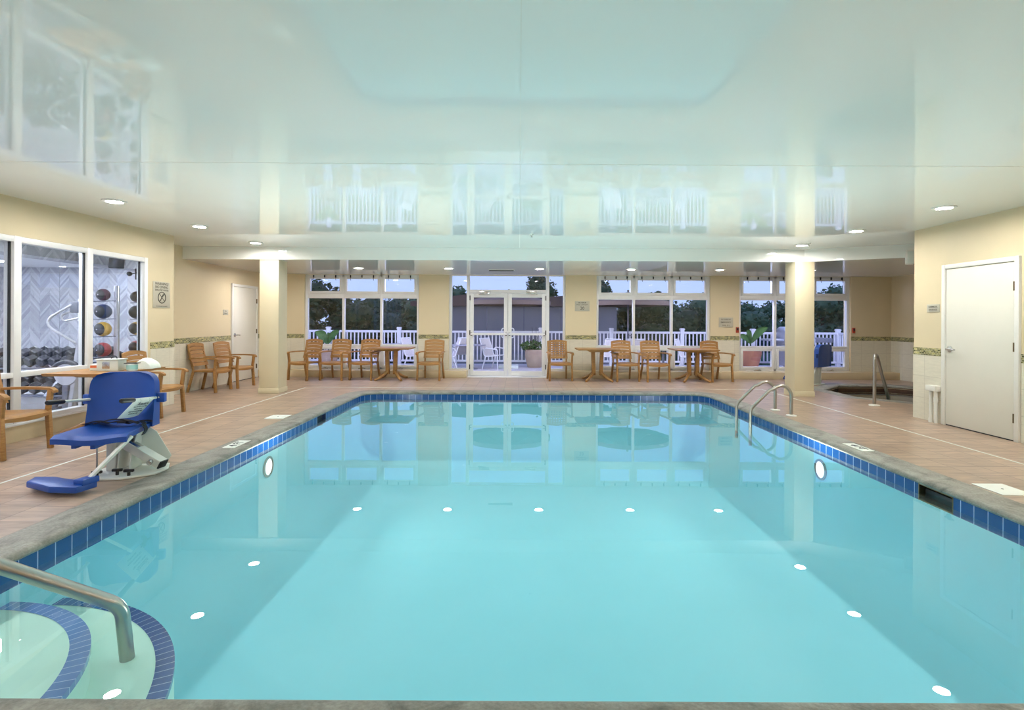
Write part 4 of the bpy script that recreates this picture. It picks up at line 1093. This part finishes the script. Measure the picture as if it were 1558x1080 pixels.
MB().cyl((0, 0, .03), (0, 0, .70), .035).build('pedestal', 'rackm', pt); MB().lathe([(.001, 0), (.28, 0), (.26, .025), (.05, .04), (.001, .04)]).build('base', 'rackm', pt)
for i, (x, y, lb) in enumerate(((-1.5, 15.6, 'round dark patio table outside the left sidelight'), (-3.75, 15.7, 'round dark patio table outside the left rear window'), (4.25, 15.4, 'round dark patio table outside the right rear window'))):
    o = pt if i == 0 else dup(pt)
    o.location = (x, y, -.03); tag(o, lb, 'table', 'round patio tables')
# umbrellas
um = thing('patio_umbrella', 'x', 'umbrella')
MB().cyl((0, 0, .05), (0, 0, 2.34), .022).build('pole', 'rackm', um)
def canopy(u, v):
    a = u * 2 * PI; r = 1.28 * (v * .97 + .03); k = 1 - .035 * (1 - abs(math.cos(4 * a))) * v
    z = 2.33 - .30 * v ** 1.15
    return Vector((r * k * math.cos(a), r * k * math.sin(a), z))
m = MB(); m.grid(lambda u, v: (canopy(u, v), canopy(u, v) - Vector((0, 0, .006))), 48, 8); cn = m.build('canopy', 'umb', um)
m = MB(); m.grid(lambda u, v: (canopy(u, 1) - Vector((0, 0, .12 * v)), canopy(u, 1) * .995 - Vector((0, 0, .12 * v - .012))), 48, 1); m.build('valance', 'umb', cn)
for k in range(8):
    a = k * PI / 4; MB().tube([(.02 * math.cos(a), .02 * math.sin(a), 2.30), (1.2 * math.cos(a), 1.2 * math.sin(a), 2.02)], .008, 6).build('rib', 'rackm', um)
MB().ball((0, 0, 2.37), .035, sub=2).build('finial', 'dark', um); MB().box(-.30, .30, -.30, .30, 0, .09, .02).cyl((0, 0, .09), (0, 0, .30), .05).build('base', 'pale', um)
MB().cyl((0, 0, 1.0), (.12, 0, 1.0), .012, seg=8).build('crank', 'chrome', um)
for i, (x, y, lb) in enumerate(((-.32, 15.95, 'dark canvas patio umbrella beyond the double doors'), (3.32, 15.95, 'dark canvas patio umbrella beyond the right rear window'))):
    o = um if i == 0 else dup(um)
    o.location = (x, y, -.03); tag(o, lb, 'umbrella', 'patio umbrellas')
# fill lamps added on the outer wall, unseen from inside, to brighten the terrace
tl = thing('terrace_fill_lamp', 'added unseen fill lamp on the outer face of a pier', 'wall lamp')
MB().box(-.06, .06, -.0, .03, -.1, .1, .006).bar((0, .02, 0), (0, .16, .06), .03, .03, .004).build('bracket', 'white', tl); MB().ball((0, .20, .08), .09, sub=3).build('globe', 'terrfill', tl)
for i, (x, pl) in enumerate(((-5.95, 'left end pier'), (-2.16, 'pier left of the doors'), (1.56, 'pier right of the doors'), (5.20, 'emergency sign pier'), (8.9, 'spa pier'))):
    o = tl if i == 0 else dup(tl)
    o.location = (x, YB + .30, 2.45); tag(o, 'added unseen globe lamp brightening the terrace, on the outer face of the ' + pl, 'wall lamp', 'added terrace fill lamps')
# planters
def leaf_cloud(mb, n, c, rx, ry, rz_, size, r=rnd, flat=.0):
    for _ in range(n):
        d = Vector((r.gauss(0, 1), r.gauss(0, 1), r.gauss(0, 1))).normalized() * (r.random() ** .22)
        p = Vector((c[0] + d.x * rx, c[1] + d.y * ry, c[2] + d.z * rz_))
        a = Vector((r.uniform(-1, 1), r.uniform(-1, 1), r.uniform(-.7, .7))).normalized(); b = a.cross(Vector((r.uniform(-1, 1), r.uniform(-1, 1), r.uniform(-1, 1)))).normalized()
        s = size * r.uniform(.6, 1.35)
        mb.quad(p - a * s, p - b * s * .5, p + a * s, p + b * s * .5)
def pot(name, prof, mat, loc, lab):
    t = thing(name, lab, 'planter', loc); MB().lathe(prof, seg=36, closed=False).build('pot', mat, t)
    r, z = prof[len(prof) // 2 + 1] if False else (prof[-1][0], prof[-1][1]); MB().lathe([(.001, z), (r, z), (r, z + .004), (.001, z + .005)]).build('soil', 'soil', t); return t
t = pot('potted_fern', [(.001, 0), (.20, 0), (.22, .02), (.29, .30), (.30, .52), (.30, .56), (.265, .56), (.26, .50)], 'clay', (.48, 16.2, -.03), 'tan ribbed planter of green leaves beyond the right door leaf')
m = MB(); leaf_cloud(m, 260, (-.08, -.05, .66), .40, .28, .16, .06); m.build('foliage', 'leafb', t, smooth=False, recalc=False)
m = MB()
for k in range(14): a = rnd.uniform(-.2, .2); m.tube([(a * .4, rnd.uniform(-.1, .1), .5), (a + rnd.uniform(-.1, .1), rnd.uniform(-.15, .15), rnd.uniform(.9, 1.25))], .006, 5)
m.build('twigs', 'bark', t)
def bigleaf(t, base, tip, w, lift=.1):
    base, tip = Vector(base), Vector(tip); d = tip - base; sd = d.cross(Vector((0, -1, .3))).normalized()
    def f(u, v):
        k = math.sin(PI * min(1, .06 + .94 * v)) ** .8; p = base + d * v + Vector((0, 0, lift * math.sin(PI * v))) + sd * ((2 * u - 1) * w * k) + Vector((0, -.04 * (2 * u - 1) ** 2, 0))
        return p, p + Vector((0, .004, 0))
    MB().grid(f, 6, 12).build('leaf', 'leafb', t)
t = pot('potted_canna', [(.001, 0), (.18, 0), (.21, .02), (.30, .35), (.33, .56), (.35, .60), (.31, .60), (.30, .54)], 'copper', (7.25, 16.35, -.03), 'copper glazed pot with a large leaved plant beyond the emergency sign pier')
for b, e, w in (((0, 0, .8), (.50, -.05, 1.28), .11), ((0, 0, .75), (-.45, 0, 1.0), .09), ((0, .05, .8), (-.1, .05, 1.2), .08)):
    bigleaf(t, b, e, w); MB().tube([(0, 0, .55), b], .012, 6).build('stem', 'leafm', t)
t = pot('potted_canna', [(.001, 0), (.2, 0), (.23, .02), (.30, .35), (.33, .5), (.30, .5), (.29, .46)], 'clay', (-5.95, 16.3, -.03), 'tan pot with large dark leaves beyond the left rear window')
for b, e, w in (((0, 0, .7), (-.38, -.05, 1.08), .13), ((0, 0, .7), (.36, 0, 1.12), .10), ((0, .05, .8), (.08, .05, 1.0), .09)):
    bigleaf(t, b, e, w); MB().tube([(0, 0, .45), b], .012, 6).build('stem', 'leafm', t)
# grill
g = thing('gas_grill', 'stainless gas grill with side shelves half hidden by the right column', 'grill', (8.55, 16.2, -.03))
MB().prism([(-.30, .95), (-.30, 1.12), (-.22, 1.27), (.05, 1.30), (.26, 1.22), (.30, .95)], -.46, .46, 'yz', .02).build('lid', 'bbq', g)
MB().tube([(-.34, -.36, 1.10), (.34, -.36, 1.10)], .014, 10).build('lid_handle', 'chrome', g)
MB().box(-.46, .46, -.32, .30, .76, .95, .012).build('firebox', 'bbq', g)
for x in (-.3, -.1, .1, .3): MB().cyl((x, -.32, .85), (x, -.35, .85), .03, seg=16).build('knob', 'dark', g)
MB().box(-.95, -.47, -.28, .26, .86, .92, .01).build('side_shelf', 'bbq', g); MB().box(.47, 1.0, -.28, .26, .82, .96, .01).build('side_shelf', 'rackm', g)
MB().box(-.45, .45, -.28, .28, .10, .75, .01).build('cart', 'bbq', g)
for x in (-.4, .4): MB().lathe([(.001, -.025), (.07, -.025), (.07, .025), (.001, .025)], (x, -.2, .07), 18, 'x').build('wheel', 'black', g)
# outbuilding behind the railing
bl = thing('outbuilding', 'low grey outbuilding with a brown roof beyond the terrace railing', 'building', (.2, 22.5, -1.6))
MB().box(-4.4, 4.0, 0, 4, 0, 3.75).build('wall', 'siding', bl, smooth=False)
MB().prism([(-4.8, 3.62), (4.4, 3.62), (4.4, 3.80), (2.2, 4.12), (-.2, 3.9), (-2.4, 4.12), (-4.8, 3.80)], -.45, 4.4, 'xz').build('roof', 'roof', bl, smooth=False)
for x in (-3.2, -1.6, 0, 1.6, 3.2): MB().box(x - .03, x + .03, -.02, 0, 0, 3.62).build('corner_batten', 'rackm', bl, smooth=False)
# trees
def tree(x, y, h, rad, mat, lab, n=3300, leaf=.125):
    t = thing('broadleaf_tree', lab, 'tree', (x, y, -1.6), 0, 'trees beyond the terrace')
    MB().tube([(0, 0, 0), (.05, 0, h * .3), (0, .05, h * .62)], [.22, .17, .08], 10).build('trunk', 'bark', t)
    rr = random.Random(int(x * 31 + y * 7)); m = MB()
    for k in range(9):
        a = rr.uniform(0, 2 * PI); q = rr.uniform(.2, .75) * rad
        c = (q * math.cos(a), q * math.sin(a), h * (.16 + .68 * k / 8) + rr.uniform(-.1, .1)); e = 1.12 - .55 * k / 8
        m.ball(c, 1, rad * .50 * e, rad * .50 * e, h * .13, 2)
        leaf_cloud(m, n // 9, c, rad * .66 * e, rad * .66 * e, h * .17, leaf, rr)
    m.build('crown', mat, t, smooth=False, recalc=False)
for (x, y, h, rad, mt, lb) in (
        (-16.5, 27, 5.2, 3.4, 'leafd', 'tall dark tree beyond the left end of the railing'), (-11.6, 25, 4.9, 2.7, 'leafd', 'dark dense tree behind the left rear window, leftmost pane'),
        (-8.2, 27, 4.8, 2.5, 'leafd', 'dark dense tree behind the left rear window, middle pane'), (-6.3, 30.2, 4.8, 2.2, 'leafm', 'mid green tree behind the left rear window, right pane'),
        (-3.3, 33, 5.2, 1.9, 'leafm', 'lower tree showing above the outbuilding, left of the doors'), (.6, 34, 6.2, 2.0, 'leafd', 'tree whose crown rises behind the transom over the doors'),
        (4.2, 32, 6.6, 2.2, 'leafd', 'tree rising above the outbuilding roof at the right sidelight'), (7.6, 28, 4.6, 2.1, 'leafd', 'dark tree behind the right rear window, left pane'),
        (10.8, 29, 4.9, 2.4, 'leafm', 'mid green tree behind the right rear window, right pane'), (14.4, 30, 4.5, 2.6, 'leafm', 'rounded tree beyond the copper planter'),
        (18.6, 32, 5.3, 2.8, 'leafm', 'rounded tree beyond the grill'), (18.0, 25.5, 5.2, 2.6, 'leafd', 'dark tree beyond the spa end of the railing'), (23.2, 30, 5.4, 3.0, 'leafm', 'tree at the far right beyond the terrace'),
        (-14.6, 37, 4.7, 3.3, 'leafd', 'far tree filling the gap at the left edge of the left rear window'), (-10.2, 36, 4.6, 3.2, 'leafd', 'far tree filling the gap between the panes of the left rear window'),
        (-6.4, 37, 4.7, 3.0, 'leafd', 'far tree at the right edge of the left rear window'), (8.0, 37, 4.7, 3.2, 'leafd', 'far tree behind the middle pane of the right rear window'),
        (12.4, 37, 4.8, 3.3, 'leafd', 'far tree behind the right edge of the right rear window'), (17.2, 38, 4.6, 3.2, 'leafm', 'far tree behind the copper planter'), (21.8, 38, 5.0, 3.4, 'leafd', 'far tree showing right of the right column'), (26.5, 38, 5.0, 3.4, 'leafd', 'far tree at the spa corner of the terrace')):
    tree(x, y, h, rad, mt, lb)

# ================================================================== LIGHT, SKY, CAMERA
wd = bpy.data.worlds.new('World'); scene.world = wd; wd.use_nodes = True
nt = wd.node_tree; nt.nodes.clear()
out = nt.nodes.new('ShaderNodeOutputWorld'); bg = nt.nodes.new('ShaderNodeBackground'); tc = nt.nodes.new('ShaderNodeTexCoord'); sp = nt.nodes.new('ShaderNodeSeparateXYZ'); rp = nt.nodes.new('ShaderNodeValToRGB')
e = rp.color_ramp.elements; e[0].position = 0.0; e[0].color = (.47, .60, 1.0, 1); e[1].position = .7; e[1].color = (.36, .44, 1.0, 1)
q = e.new(.22); q.color = (.44, .54, 1.0, 1)
nt.links.new(tc.outputs['Generated'], sp.inputs[0]); nt.links.new(sp.outputs[2], rp.inputs[0]); nt.links.new(rp.outputs[0], bg.inputs[0]); nt.links.new(bg.outputs[0], out.inputs[0])
bg.inputs[1].default_value = 1.25
# underwater lamps throw light across the pool
def area(name, loc, rot, size, power, col):
    l = bpy.data.lights.new(name, 'AREA'); l.shape = 'DISK'; l.size = size; l.energy = power; l.color = col
    o = bpy.data.objects.new(name, l); COL.objects.link(o); o.location = loc; o.rotation_euler = rot; return o
area('pool_lamp_left_beam', (PX0 + .36, 6.36, -.45), (0, R(-143), 0), .46, 74, (1.0, 1.0, .90))
area('pool_lamp_right_beam', (PX1 - .36, 6.36, -.45), (0, R(143), 0), .46, 74, (1.0, 1.0, .90))


cam = bpy.data.cameras.new('Camera'); co = bpy.data.objects.new('Camera', cam); COL.objects.link(co)
cam.sensor_fit = 'HORIZONTAL'; cam.sensor_width = 36.0; cam.lens = 36.0 * F / 1558.0
cam.shift_x = -(U0 - 779.0) / 1558.0; cam.shift_y = -(540.0 - V0) / 1558.0
cam.clip_start = .05; cam.clip_end = 300
co.location = (0, 0, CAMH); co.rotation_euler = (PI / 2, -ROLL, 0)
scene.camera = co
vs = scene.view_settings; vs.view_transform = 'Standard'; vs.look = 'None'; vs.gamma = 1.0; vs.exposure = 0.1; vs.use_curve_mapping = False
scene.cycles.max_bounces = 10; scene.cycles.diffuse_bounces = 6; scene.cycles.glossy_bounces = 5; scene.cycles.transparent_max_bounces = 24; scene.cycles.sample_clamp_indirect = 6.0
